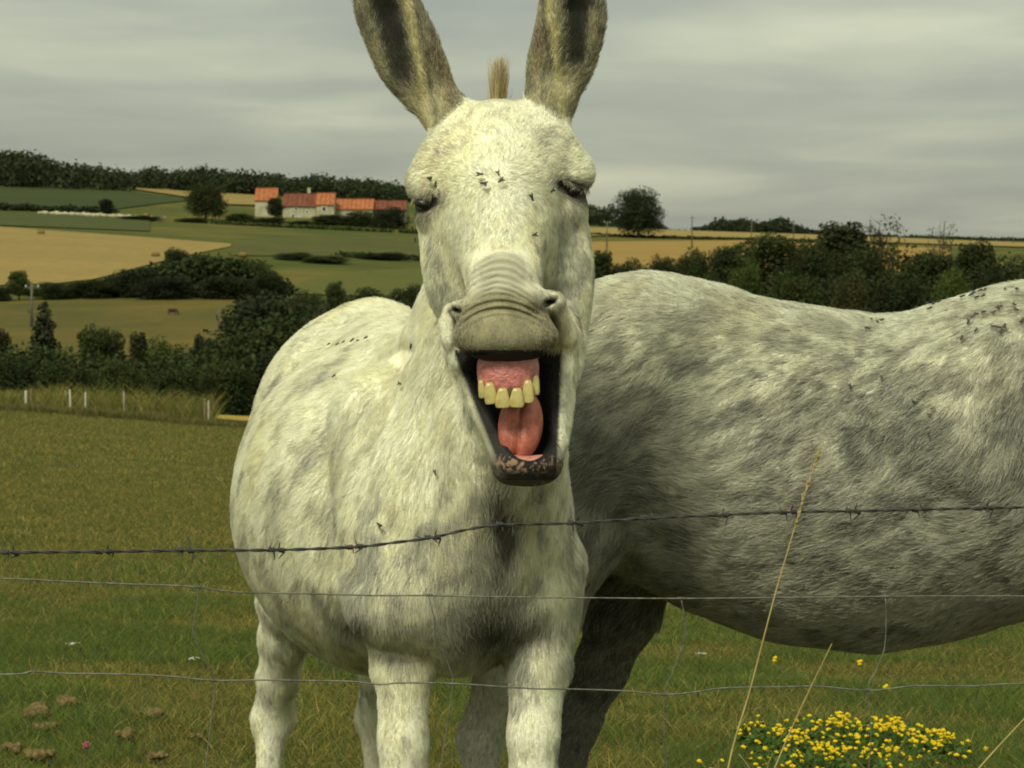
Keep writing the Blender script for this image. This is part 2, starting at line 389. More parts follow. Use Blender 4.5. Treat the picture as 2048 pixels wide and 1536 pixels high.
def leaf_mat(name):
    m = bpy.data.materials.new(name); m.use_nodes = True; t = m.node_tree; b = t.nodes['Principled BSDF']
    at = N(t, 'ShaderNodeAttribute', attribute_name='col'); oi = N(t, 'ShaderNodeObjectInfo')
    hs = N(t, 'ShaderNodeHueSaturation'); t.links.new(at.outputs['Color'], hs.inputs['Color'])
    mr = N(t, 'ShaderNodeMapRange'); t.links.new(oi.outputs['Random'], mr.inputs[0]); mr.inputs[3].default_value = 0.75; mr.inputs[4].default_value = 1.35
    t.links.new(mr.outputs[0], hs.inputs['Value'])
    b.inputs['Roughness'].default_value = 0.75; b.inputs['Specular IOR Level'].default_value = 0.15
    tr = N(t, 'ShaderNodeBsdfTranslucent'); mx = N(t, 'ShaderNodeMixShader'); mx.inputs[0].default_value = 0.25
    t.links.new(hs.outputs[0], b.inputs['Base Color']); t.links.new(hs.outputs[0], tr.inputs[0])
    t.links.new(b.outputs[0], mx.inputs[1]); t.links.new(tr.outputs[0], mx.inputs[2]); t.links.new(mx.outputs[0], t.nodes['Material Output'].inputs[0])
    return m
M_LEAF = leaf_mat('foliage'); M_BARK = mat('bark', (0.09, 0.075, 0.055), 0.9, 0.1, 0.5, 3.0, 0.6, 8.0)
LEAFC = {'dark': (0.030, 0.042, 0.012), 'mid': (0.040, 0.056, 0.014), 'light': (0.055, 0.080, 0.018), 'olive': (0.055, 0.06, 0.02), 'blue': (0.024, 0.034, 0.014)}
def crown_mesh(name, clumps, n, size, colr, seed, thin=0.0):
    V, Q, v, h = leaf_cloud(n, clumps, size, seed, thin)
    me = mesh_np(name, V, Q); c = np.asarray(LEAFC[colr])
    C = c[None, :] * v[:, None]; C[:, 0] *= 0.75 + 0.6 * h; vcol(me, C); me.materials.append(M_LEAF); return me
def trunk_mesh(h, r0, seed, limbs=7, spread=2.5, top=0.8):
    r = np.random.default_rng(seed); parts = []
    pts = np.array([[0, 0, -0.3], [0.05, 0, h * 0.25], [r.normal() * 0.2, r.normal() * 0.2, h * 0.55], [r.normal() * 0.3, r.normal() * 0.3, h * top]])
    pts = smooth_path(pts, 4); parts.append(tube_np(pts, np.linspace(r0, r0 * 0.3, len(pts)), 7))
    for i in range(limbs):
        a = r.random() * 6.28; z0 = h * (0.28 + 0.45 * r.random()); L = spread * (0.5 + 0.6 * r.random())
        b0 = np.array([0, 0, z0]); b2 = b0 + [math.cos(a) * L, math.sin(a) * L, h * (0.12 + 0.2 * r.random())]
        b1 = (b0 + b2) / 2 + [0, 0, -0.15 * L]
        q = smooth_path([b0, b1, b2], 4); parts.append(tube_np(q, np.linspace(r0 * 0.4, r0 * 0.08, len(q)), 5))
        for k in range(3):
            s = q[5 + k % 3]; e_ = s + r.normal(size=3) * [0.6, 0.6, 0.3] * L * 0.5 + [0, 0, L * 0.25]
            parts.append(tube_np(np.array([s, (s + e_) / 2 + r.normal(size=3) * 0.1, e_]), [r0 * 0.14, r0 * 0.09, r0 * 0.04], 4))
    V, fs = join_np(parts); me = mesh_np('trunk', V, fs, True); me.materials.append(M_BARK); return me
# prototypes: unit = metres, height about 10
def round_clumps(seed, H=10, Rr=3.6, n=26, low=0.18, squash=1.0):
    r = np.random.default_rng(seed); cl = []
    for i in range(n):
        z = H * (low + (0.92 - low) * (i + 0.5) / n); t = (z / H - low) / (1 - low)
        prof = Rr * math.sqrt(max(0.05, 1 - (2 * t - 0.85) ** 2 / 1.5)) * (0.55 + 0.5 * r.random())
        a = i * 2.4 + r.random(); s = Rr * (0.26 + 0.2 * r.random())
        cl.append([math.cos(a) * prof * 0.72, math.sin(a) * prof * 0.72, z, s * 1.1, s * 1.1, s * 0.8 * squash])
    cl.append([0, 0, H * 0.55, Rr * 0.62, Rr * 0.62, H * 0.3]); return cl
def cone_clumps(seed, H=10, Rr=2.6, n=26):
    r = np.random.default_rng(seed); cl = []
    for i in range(n):
        t = (i + 0.5) / n; z = H * (0.08 + 0.9 * t); rr = Rr * (1 - t) ** 0.7; a = i * 2.4
        s = 0.35 + rr * 0.36; cl.append([math.cos(a) * rr * 0.6, math.sin(a) * rr * 0.6, z, s, s, s * 0.8])
    cl.append([0, 0, H * 0.35, Rr * .5, Rr * .5, H * .3]); return cl
PROTO = {}
def proto(key):
    if key in PROTO: return PROTO[key]
    kind, colr, var = key; sd_ = 11 * var + len(kind)
    if kind == 'round': cl = round_clumps(sd_); n, size, thin = 10500, 0.33, 0.04
    elif kind == 'dome': cl = round_clumps(sd_, Rr=4.8, n=44, low=0.17) + [[0, 0, 5.6, 3.4, 3.4, 3.2]]; n, size, thin = 12000, 0.34, 0.0
    elif kind == 'tall': cl = round_clumps(sd_, Rr=2.6, n=24, low=0.1); n, size, thin = 5500, 0.40, 0.03
    elif kind == 'cone': cl = cone_clumps(sd_); n, size, thin = 5500, 0.38, 0.0
    elif kind == 'bush': cl = round_clumps(sd_, Rr=5.5, n=26, low=0.0, squash=1.2); n, size, thin = 13000, 0.40, 0.02
    elif kind == 'sparse': cl = round_clumps(sd_, Rr=3.4, n=15, low=0.3); n, size, thin = 2300, 0.30, 0.12
    elif kind == 'bare': cl = round_clumps(sd_, Rr=2.8, n=9, low=0.4); n, size, thin = 450, 0.28, 0.1
    me = crown_mesh('crown', cl, n, size, colr, sd_, thin)
    tm = trunk_mesh(10, 0.26 if kind != 'bare' else 0.2, sd_, 7 if kind != 'bare' else 14, 2.6, 0.8 if kind != 'bare' else 0.95)
    PROTO[key] = (me, tm); return PROTO[key]
def tree(name, label, px, top, D, wpx, kind, colr, var=0, base=None, group=None, cat='tree'):
    """tree whose crown top shows at row `top`, standing on the ground at distance D"""
    g = ground(px, D); z_top = HC - (top - HY) / F * D; h = max(1.2, z_top - g[2] + 0.1)
    me, tm = proto((kind, colr, var)); halfw = {'round': 3.7, 'dome': 4.7, 'tall': 2.7, 'cone': 2.6, 'bush': 5.6, 'sparse': 3.4, 'bare': 2.9}[kind]
    sx = wpx / F * D / 2 / halfw; o = empty(name, g, label, cat, group, rz=random.random() * 6.28)
    o.scale = (sx, sx, h / 10.0)
    link('trunk', tm, None, o); link('crown', me, None, o); return o
TREES = [
 # left, near valley row
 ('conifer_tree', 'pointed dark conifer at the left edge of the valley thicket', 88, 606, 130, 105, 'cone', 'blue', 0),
 ('broadleaf_tree', 'dark tree cut by the left border beside the pointed conifer', -8, 655, 126, 90, 'round', 'dark', 1),
 ('broadleaf_tree', 'rounded dark tree right of the pointed conifer in the valley', 200, 655, 132, 120, 'round', 'mid', 0),
 ('small_tree', 'narrow young tree between the rounded tree and the bright green shrub', 277, 660, 140, 48, 'tall', 'dark', 0),
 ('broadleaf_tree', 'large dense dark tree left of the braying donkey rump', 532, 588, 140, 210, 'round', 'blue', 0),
 ('broadleaf_tree', 'dark tree rising behind the pale rump of the braying donkey', 668, 610, 150, 170, 'round', 'dark', 0),
 ('broadleaf_tree', 'dark tree directly behind the neck of the braying donkey', 815, 612, 155, 170, 'bush', 'dark', 0),
 ('small_tree', 'small dark tree left of the large dense tree', 408, 668, 136, 62, 'tall', 'blue', 1),
 ('shrub', 'bright green shrub in front of the brown meadow', 335, 690, 124, 125, 'bush', 'light', 0),
 ('shrub', 'dark low shrub at the left border above the white posts', 30, 725, 108, 150, 'bush', 'dark', 1),
 ('shrub', 'low dark shrub below the pointed conifer', 130, 735, 106, 140, 'bush', 'mid', 0),
 ('shrub', 'low mid green shrub left of the bright green shrub', 235, 728, 107, 130, 'bush', 'mid', 1),
 ('shrub', 'low dark shrub under the bright green shrub', 345, 742, 108, 150, 'bush', 'dark', 0),
 ('shrub', 'dark shrub at the foot of the large dense tree', 450, 725, 110, 130, 'bush', 'dark', 1),
 ('shrub', 'dark shrub touching the rump of the braying donkey', 560, 715, 112, 160, 'bush', 'blue', 0),
 # mid hedge line, left
 ('broadleaf_tree', 'round dark tree at the left foot of the golden field', 38, 541, 288, 52, 'round', 'mid', 1),
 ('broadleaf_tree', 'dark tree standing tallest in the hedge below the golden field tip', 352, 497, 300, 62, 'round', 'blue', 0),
 ('shrub', 'low hedge bush below the left part of the golden field', 110, 568, 290, 90, 'bush', 'dark', 0),
 ('shrub', 'hedge bush below the middle of the golden field', 185, 562, 292, 100, 'bush', 'dark', 1),
 ('shrub', 'hedge bush left of the tallest hedge tree', 270, 540, 294, 110, 'bush', 'blue', 0),
 ('shrub', 'broad hedge bush right of the tallest hedge tree', 425, 516, 300, 110, 'bush', 'dark', 0),
 ('shrub', 'broad dark bush near the right end of the hedge', 495, 520, 297, 110, 'bush', 'mid', 1),
 ('shrub', 'dark bush ending the hedge beside the pale pasture', 535, 545, 292, 75, 'bush', 'dark', 1),
 ('shrub', 'low dark bush under the tallest hedge tree', 330, 556, 287, 130, 'bush', 'blue', 0),
 ('shrub', 'low dark bush in the lower hedge above the brown meadow', 450, 556, 288, 130, 'bush', 'dark', 0),
 ('shrub', 'dark bush at the left border below the golden field', -10, 575, 287, 80, 'bush', 'dark', 1),
 ('small_tree', 'small round tree poking above the dark wood by the pale pasture', 672, 562, 235, 50, 'round', 'dark', 1),
 ('shrub', 'dark bush left of the small round tree by the pale pasture', 615, 590, 230, 95, 'bush', 'dark', 0),
 ('shrub', 'dark bush right of the small round tree by the pale pasture', 735, 580, 233, 90, 'bush', 'dark', 1),
 ('shrub', 'dark bush touching the cheek of the braying donkey', 815, 577, 236, 100, 'bush', 'mid', 0),
 ('shrub', 'dark thicket bush above the pale pasture on its left', 590, 508, 400, 90, 'bush', 'dark', 0),
 ('shrub', 'long low bush above the middle of the pale pasture', 650, 522, 395, 110, 'bush', 'mid', 1),
 ('shrub', 'low bush above the pale pasture beside the donkey face', 765, 512, 420, 120, 'bush', 'mid', 0),
 # farm trees
 ('broadleaf_tree', 'big round tree left of the red roofed farm', 411, 371, 640, 92, 'dome', 'dark', 0),
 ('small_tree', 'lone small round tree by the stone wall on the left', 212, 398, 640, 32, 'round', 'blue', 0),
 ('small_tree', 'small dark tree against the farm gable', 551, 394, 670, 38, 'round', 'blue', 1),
 ('shrub', 'flat dark bush in the pasture left of the big farm tree', 280, 432, 590, 95, 'bush', 'dark', 1),
 ('shrub', 'dark bush at the foot of the big farm tree', 385, 440, 600, 80, 'bush', 'mid', 0),
 ('shrub', 'leafy bush between the big farm tree and the farm', 480, 428, 620, 70, 'bush', 'mid', 1),
 ('shrub', 'bush below the leftmost farm roof', 540, 436, 625, 80, 'bush', 'dark', 0),
 ('shrub', 'low bush below the white farmhouse wall', 600, 448, 625, 60, 'bush', 'mid', 0),
 ('shrub', 'dark bush in front of the orange roofed barn', 662, 430, 640, 90, 'bush', 'dark', 1),
 ('broadleaf_tree', 'dark bushy tree in front of the long orange roof', 722, 424, 640, 80, 'bush', 'dark', 0),
 ('broadleaf_tree', 'dark bushy tree right of the farm beside the donkey eye', 782, 417, 635, 85, 'bush', 'blue', 0),
 # right
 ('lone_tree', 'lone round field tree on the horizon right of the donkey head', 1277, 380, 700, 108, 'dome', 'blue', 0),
 ('small_tree', 'small leaning tree beside the right cheek of the braying donkey', 1205, 496, 225, 52, 'tall', 'dark', 0),
 ('shrub', 'dark bush behind the croup of the right donkey', 1250, 527, 226, 95, 'bush', 'dark', 0),
 ('shrub', 'round bush below the golden wheat field', 1325, 518, 228, 90, 'bush', 'dark', 1),
 ('shrub', 'leafy bush at the right end of the golden wheat field', 1390, 508, 230, 90, 'bush', 'mid', 0),
 ('broadleaf_tree', 'dark tree left of the tall pair on the right', 1460, 488, 224, 100, 'round', 'dark', 1),
 ('broadleaf_tree', 'broad dark tree crown just left of the tall pair', 1545, 468, 222, 150, 'round', 'dark', 0),
 ('broadleaf_tree', 'tall dense dark tree of the tall pair on the right', 1680, 436, 215, 125, 'tall', 'dark', 0),
 ('broadleaf_tree', 'tall thin crowned lighter tree of the tall pair on the right', 1765, 430, 212, 95, 'sparse', 'olive', 0),
 ('dying_tree', 'half bare tree with thin twigs above the right thicket', 1885, 432, 205, 80, 'bare', 'olive', 0),
 ('broadleaf_tree', 'dark tree between the half bare tree and the right border', 1955, 480, 200, 110, 'round', 'dark', 1),
 ('broadleaf_tree', 'dark tree cut by the right border', 2062, 500, 205, 100, 'sparse', 'olive', 1),
 ('broadleaf_tree', 'dark tree below the half bare tree', 1860, 505, 196, 130, 'round', 'dark', 0),
 ('broadleaf_tree', 'dark tree under the tall pair on the right', 1720, 500, 190, 150, 'bush', 'dark', 0),
 ('broadleaf_tree', 'dark tree between the broad crown and the tall pair', 1620, 488, 195, 120, 'bush', 'dark', 1),
 ('shrub', 'bright green bush below the broad dark tree crown', 1490, 536, 170, 95, 'bush', 'light', 0),
 ('shrub', 'dark bush over the back of the right donkey', 1590, 555, 165, 130, 'bush', 'mid', 0),
 ('shrub', 'olive bush over the dip of the right donkey back', 1700, 556, 160, 90, 'bush', 'olive', 0),
 ('shrub', 'dark bush right of the olive bush over the donkey back', 1800, 560, 162, 130, 'bush', 'dark', 0),
 ('shrub', 'yellowish green bush above the withers of the right donkey', 1905, 545, 158, 85, 'bush', 'light', 1),
 ('shrub', 'dark bush by the right border above the donkey withers', 1985, 540, 160, 90, 'bush', 'dark', 1),
 ('shrub', 'low dark bush behind the lit croup hair of the right donkey', 1410, 555, 168, 110, 'bush', 'dark', 1),
 ('shrub', 'dark bush above the rump slope of the right donkey', 1330, 560, 175, 110, 'bush', 'blue', 0),
]
for tr in TREES:
    nme, lab, px, top, D, w, kind, colr, var = tr
    tree(nme, lab, px, top, D, w, kind, colr, var, cat='shrub' if nme == 'shrub' else 'tree', group='trees and bushes of the valley' if nme != 'lone_tree' else None)

def wood(name, label, line, D, depth, h, n, colr, seed, size=1.4):
    """distant wood: a mass of crowns along a line; line = [(px, top row)]"""
    r = np.random.default_rng(seed); cl = []
    x0, x1 = line[0][0], line[-1][0]
    for i in range(n):
        p = x0 + (x1 - x0) * r.random(); d = D + depth * r.random()
        top = np.interp(p, [q[0] for q in line], [q[1] for q in line]) + r.random() * 7 + (0 if r.random() < 0.4 else 6)
        g = ground(p, d); zt = HC - (top - HY) / F * d; hh = max(2.0, zt - g[2]); w = h * (0.28 + 0.25 * r.random())
        cl.append([g[0], g[1], g[2] + hh - w * 0.9, w, w, w * 0.9]); cl.append([g[0], g[1], g[2] + hh * 0.4, w * 1.1, w, hh * 0.45])
    V, Q, v, hu = leaf_cloud(n * 230, cl, size, seed); me = mesh_np(name, V, Q)
    C = np.asarray(LEAFC[colr])[None] * v[:, None]; C[:, 0] *= 0.8 + 0.5 * hu; vcol(me, C)
    return link(name, me, M_LEAF, kind='stuff', label=label)
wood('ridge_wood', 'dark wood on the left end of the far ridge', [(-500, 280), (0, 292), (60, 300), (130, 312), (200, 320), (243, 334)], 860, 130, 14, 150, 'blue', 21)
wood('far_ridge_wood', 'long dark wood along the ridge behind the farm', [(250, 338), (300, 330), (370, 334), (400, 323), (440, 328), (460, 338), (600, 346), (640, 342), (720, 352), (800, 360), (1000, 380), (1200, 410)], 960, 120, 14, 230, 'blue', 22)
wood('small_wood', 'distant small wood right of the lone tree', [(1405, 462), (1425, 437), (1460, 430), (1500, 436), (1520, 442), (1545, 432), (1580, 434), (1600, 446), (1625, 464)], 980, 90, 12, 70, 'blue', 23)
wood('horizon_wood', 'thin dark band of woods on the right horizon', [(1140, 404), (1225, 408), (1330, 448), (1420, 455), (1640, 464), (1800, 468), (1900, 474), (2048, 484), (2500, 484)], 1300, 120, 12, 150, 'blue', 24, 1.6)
def hedge(name, label, line, D, n, colr, seed, w=1.6, size=0.5, per=120):
    r = np.random.default_rng(seed); cl = []
    for i in range(n):
        t_ = (i + r.random()) / n; p = line[0][0] + (line[-1][0] - line[0][0]) * t_
        d = np.interp(p, [q[0] for q in line], D) if isinstance(D, (list, tuple)) else D
        top = np.interp(p, [q[0] for q in line], [q[1] for q in line]) + r.normal() * 2
        g = ground(p, d + r.normal() * 1.0); hh = max(0.8, HC - (top - HY) / F * d - g[2])
        cl.append([g[0], g[1], g[2] + hh * 0.5, w * (0.8 + 0.5 * r.random()), w, hh * 0.55])
    V, Q, v, hu = leaf_cloud(n * per, cl, size, seed); me = mesh_np(name, V, Q)
    C = np.asarray(LEAFC[colr])[None] * v[:, None]; C[:, 0] *= 0.8 + 0.5 * hu; vcol(me, C)
    return link(name, me, M_LEAF, label=label, cat='hedge')
hedge('hedge', 'long dark hedge climbing along the lower edge of the golden field', [(60, 578), (190, 566), (330, 530), (400, 512), (470, 520), (560, 560)], 296, 60, 'dark', 31, 2.2, 0.6, 160)
hedge('hedge', 'thin hedge between the two left green fields', [(-300, 402), (0, 408), (120, 411), (230, 414)], 660, 45, 'dark', 32, 2.6, 0.9, 80)
hedge('hedge', 'thin dark hedge line across the upper golden field', [(1150, 474), (1300, 475), (1500, 479), (1700, 486)], 705, 50, 'dark', 33, 2.2, 0.8, 50)
hedge('hedge', 'low scrub along the top of the upper pasture', [(430, 466), (560, 466), (700, 468), (860, 474)], 600, 40, 'mid', 34, 2.4, 0.8, 70)
hedge('hedge', 'scattered low scrub in the upper pasture beside the donkey face', [(690, 514), (760, 514), (860, 520), (950, 524)], 425, 22, 'dark', 35, 2.0, 0.6, 90)
hedge('hedge', 'dark thicket filling the valley floor on the right', [(1100, 570), (1400, 570), (1700, 555), (2100, 540), (2500, 540)], 178, 90, 'dark', 36, 2.6, 0.34, 300)
hedge('hedge', 'dark tree belt along the lower edge of the golden wheat field', [(1130, 545), (1200, 540), (1300, 528), (1420, 512), (1500, 492), (1620, 490), (1800, 495), (1900, 515), (2048, 512), (2300, 510)], 236, 110, 'dark', 38, 2.0, 0.34, 260)
hedge('hedge', 'dark thicket filling the valley floor on the left', [(-300, 690), (0, 705), (60, 690), (150, 705), (300, 722), (420, 708), (480, 650), (600, 625), (1100, 630)], 122, 130, 'dark', 37, 2.0, 0.24, 420)

# ------------------------------------------------------------------ farm
M_TILE = mat('old clay tiles', (0.17, 0.06, 0.035), 0.85, 0.2, 0.4, 0.8); M_TILE2 = mat('orange clay tiles', (0.34, 0.12, 0.05), 0.85, 0.2, 0.3, 0.8)
M_STONE = mat('rendered stone wall', (0.40, 0.38, 0.26), 0.9, 0.1, 0.35, 0.5); M_DARK = mat('dark window glass', (0.03, 0.03, 0.035), 0.3, 0.5); M_WOOD = mat('window frame paint', (0.6, 0.6, 0.55), 0.6)
def house(name, label, px0, px1, eave, ridge, base, D, depth, tile, windows=(), chimney=None, gable=None):
    a_, b_ = P(px0, base, D), P(px1, base, D); w = b_[0] - a_[0]
    ze, zr = HC - (eave - HY) / F * D - 0, HC - (ridge - HY) / F * (D + depth / 2); z0 = min(a_[2], float(terrain((a_[0] + b_[0]) / 2, D))) - 1.0
    o = empty(name, ((a_[0] + b_[0]) / 2, D, z0), label, 'house', 'farm buildings'); hw = w / 2; H = ze - z0; R = zr - z0
    bm = bmesh.new(); box_bm(bm, (0, depth / 2, H / 2), (w, depth, H))
    for s in (-1, 1):    # gables
        v = [bm.verts.new(c) for c in ((s * (hw - .01), .01, H), (s * (hw - .01), depth - .01, H), (s * (hw - .01), depth / 2, R - .1), (s * (hw - .35), .01, H), (s * (hw - .35), depth - .01, H), (s * (hw - .35), depth / 2, R - .1))]
        bm.faces.new((v[0], v[1], v[2])); bm.faces.new((v[5], v[4], v[3])); bm.faces.new((v[0], v[2], v[5], v[3])); bm.faces.new((v[1], v[4], v[5], v[2]))
    link('wall', from_bm('wall', bm), M_STONE, o)
    ov = 0.35; th = 0.25; bm = bmesh.new()
    for s in (0, 1):
        y0 = -ov if s == 0 else depth + ov; sl = (R - H) / (depth / 2); ze_ = H - ov * sl
        nseg = max(3, int(w / 1.2))
        for k in range(nseg):   # tile courses as shallow ribs
            xa, xb = -hw - .2 + (w + .4) * k / nseg, -hw - .2 + (w + .4) * (k + .93) / nseg
            pts = [(xa, y0, ze_), (xb, y0, ze_), (xb, depth / 2, R), (xa, depth / 2, R)]
            lo_ = [bm.verts.new(p_) for p_ in pts]; hi_ = [bm.verts.new((p_[0], p_[1], p_[2] + th)) for p_ in pts]
            bm.faces.new(hi_); bm.faces.new(lo_[::-1])
            for q in range(4): bm.faces.new((lo_[q], lo_[(q + 1) % 4], hi_[(q + 1) % 4], hi_[q]))
    box_bm(bm, (0, depth / 2, R + th + .02), (w + .45, .4, .22))
    rf = link('roof', from_bm('roof', bm), tile, o)
    if chimney is not None:
        bm = bmesh.new(); cx = (chimney - (px0 + px1) / 2) / F * D; box_bm(bm, (cx, depth / 2 + 0.3, R + 0.6), (0.8, 0.8, 2.2)); box_bm(bm, (cx, depth / 2 + .3, R + 1.8), (1.0, 1.0, 0.2))
        link('chimney', from_bm('chimney', bm), M_STONE, rf)
    for (wx, wy, ww, wh) in windows:
        c = P(wx, wy, D); bm = bmesh.new(); x_ = c[0] - o.location.x; z_ = c[2] - z0
        W_, H_ = ww / F * D, wh / F * D
        for dx_, dz_, sx_, sz_ in ((-W_ / 2, 0, .15, H_ + .15), (W_ / 2, 0, .15, H_ + .15), (0, H_ / 2, W_ - .15, .15), (0, -H_ / 2, W_ - .15, .15)):
            box_bm(bm, (x_ + dx_, -0.03, z_ + dz_), (sx_, .16, sz_))
        wn = link('window', from_bm('window', bm), M_WOOD, o)
        bm = bmesh.new(); box_bm(bm, (x_, -.02, z_), (W_ - .15, .08, H_ - .15)); link('pane', from_bm('pane', bm), M_DARK, wn)
    return o
house('barn', 'leftmost farm barn with bright orange roof', 510, 553, 400, 378, 440, 700, 9, M_TILE2)
house('farmhouse', 'farmhouse with dull red roof, chimney and white wall', 566, 632, 412, 389, 446, 702, 10, M_TILE, [(592, 418, 5, 7), (614, 424, 4, 7), (586, 432, 5, 9)], 615)
house('barn', 'tall narrow farm building with orange roof beside the farmhouse', 633, 668, 409, 388, 446, 698, 9, M_TILE2, [(648, 418, 8, 9)])
house('barn', 'long low barn with orange roof', 669, 746, 418, 400, 446, 704, 9, M_TILE2, [(700, 428, 5, 7), (722, 428, 4, 6)])
house('barn', 'rightmost farm barn with dark red roof beside the donkey eye', 747, 812, 420, 403, 450, 706, 9, M_TILE)
V = []; parts = []
rr = np.random.default_rng(5)
def stone_wall(name, label, px0, px1, py0, py1, D0, D1, n):
    o = empty(name, ground(px0, D0), label, 'wall'); base = np.array(o.location); ms = []
    for k in range(4):
        Vs, fs = sphere_np((0, 0, 0), (1, .7, .55), 6, 4); Vs = Vs + rr.normal(size=Vs.shape) * 0.08; me = mesh_np('stone', Vs, fs); me.materials.append(M_STONE); ms.append(me)
    for i in range(n):
        t_ = i / n; g = ground(px0 + (px1 - px0) * t_, D0 + (D1 - D0) * t_); s = 0.6 + .5 * rr.random()
        if rr.random() < .2: continue
        c = link('stone', ms[i % 4], None, o, loc=tuple(g - base + [0, rr.normal() * .3, .25])); c.scale = (s, s, s); c.rotation_euler.z = rr.random() * 6
    return o
stone_wall('stone_wall', 'crumbling pale stone wall along the left pasture', 80, 330, 0, 0, 618, 618, 55)
# hay bales
def bale(label, px, D, r=0.42):
    g = ground(px, D); pts = [g + [-.6, 0, r * .92], g + [.6, 0, r * .92]]; V, fs = tube_np(np.array([pts[0], pts[0] + [.05, 0, 0], pts[1] - [.05, 0, 0], pts[1]]), [r * .9, r, r, r * .9], 12)
    return link('hay_bale', mesh_np('hay_bale', V, fs), M_HAY, label=label, cat='hay bale', group='hay bales in the fields')
M_HAY = mat('baled straw', (0.20, 0.135, 0.05), 0.95, 0.05, 0.4, 6)
bale('round straw bale at the top edge of the golden field', 82, 436); bale('round straw bale near the tip of the golden field', 311, 385); bale('round bale in the olive pasture right of the golden field', 486, 400); bale('pinkish round bale beside the crumbling stone wall', 293, 612, 0.8)
# poles
M_POLE = mat('weathered grey pole', (0.13, 0.12, 0.10), 0.9, 0.1, 0.4, 3)
def pole(label, px, top, D, r=0.14, arms=True):
    g = ground(px, D); h = HC - (top - HY) / F * D - g[2]; o = empty('utility_pole', g, label, 'utility pole', 'utility poles')
    V, fs = tube_np(np.array([[0, 0, -.3], [0, 0, h / 2], [0.05, 0, h]]), [r, r * .85, r * .7], 7); link('pole', mesh_np('pole', V, fs), M_POLE, o)
    if arms:
        bm = bmesh.new(); box_bm(bm, (0.05, 0, h - .35), (1.5, .12, .12)); link('crossarm', from_bm('crossarm', bm), M_POLE, o)
        for s in (-.6, 0, .6):
            V, fs = sphere_np((s + .05, 0, h - .2), (.07, .07, .12), 6, 4); link('insulator', mesh_np('insulator', V, fs), M_WOOD, o)
pole('wooden pole at the left border in front of the hedge', 63, 568, 250, .16, True); pole('thin pole in the brown meadow by the large dense tree', 437, 618, 240, .1, False)
pole('tall utility pole right of the lone tree', 1384, 432, 560, .18); pole('utility pole between the donkey cheek and the lone tree', 1214, 442, 540, .16)
pole('utility pole before the left end of the small wood', 1503, 438, 640, .15); pole('utility pole before the right end of the small wood', 1587, 440, 650, .15)
pole('tiny utility pole on the horizon near the right border', 2026, 472, 900, .2)
# grazing cow
def cow():
    g = ground(345, 262); o = empty('cow', g, 'tiny brown cow grazing in the valley meadow', 'cow', rz=.2); o.scale = (.55, .55, .6)
    m = mat('brown hide', (0.05, 0.022, 0.014), .8, .2); parts = []
    parts.append(sphere_np((0, 0, .95), (.75, .28, .36), 12, 8)); parts.append(sphere_np((-.5, 0, 1.0), (.35, .27, .33), 10, 7))
    parts.append(tube_np(smooth_path([[.55, 0, 1.05], [.85, 0, .9], [1.05, 0, .5]], 4), np.linspace(.24, .12, 9), 8)); parts.append(sphere_np((1.12, 0, .34), (.14, .1, .24), 8, 6))
    for x_, y_ in ((.5, .15), (.45, -.15), (-.6, .15), (-.65, -.15)): parts.append(tube_np(np.array([[x_, y_, .8], [x_ + .02, y_, .45], [x_ - .02, y_, .2], [x_, y_, 0]]), [.13, .08, .06, .07], 7))
    parts.append(tube_np(np.array([[-.82, 0, 1.15], [-.92, 0, .8], [-.9, 0, .45]]), [.04, .03, .05], 5))
    V, fs = join_np(parts); link('body', mesh_np('cow', V, fs, True), m, o)
cow()
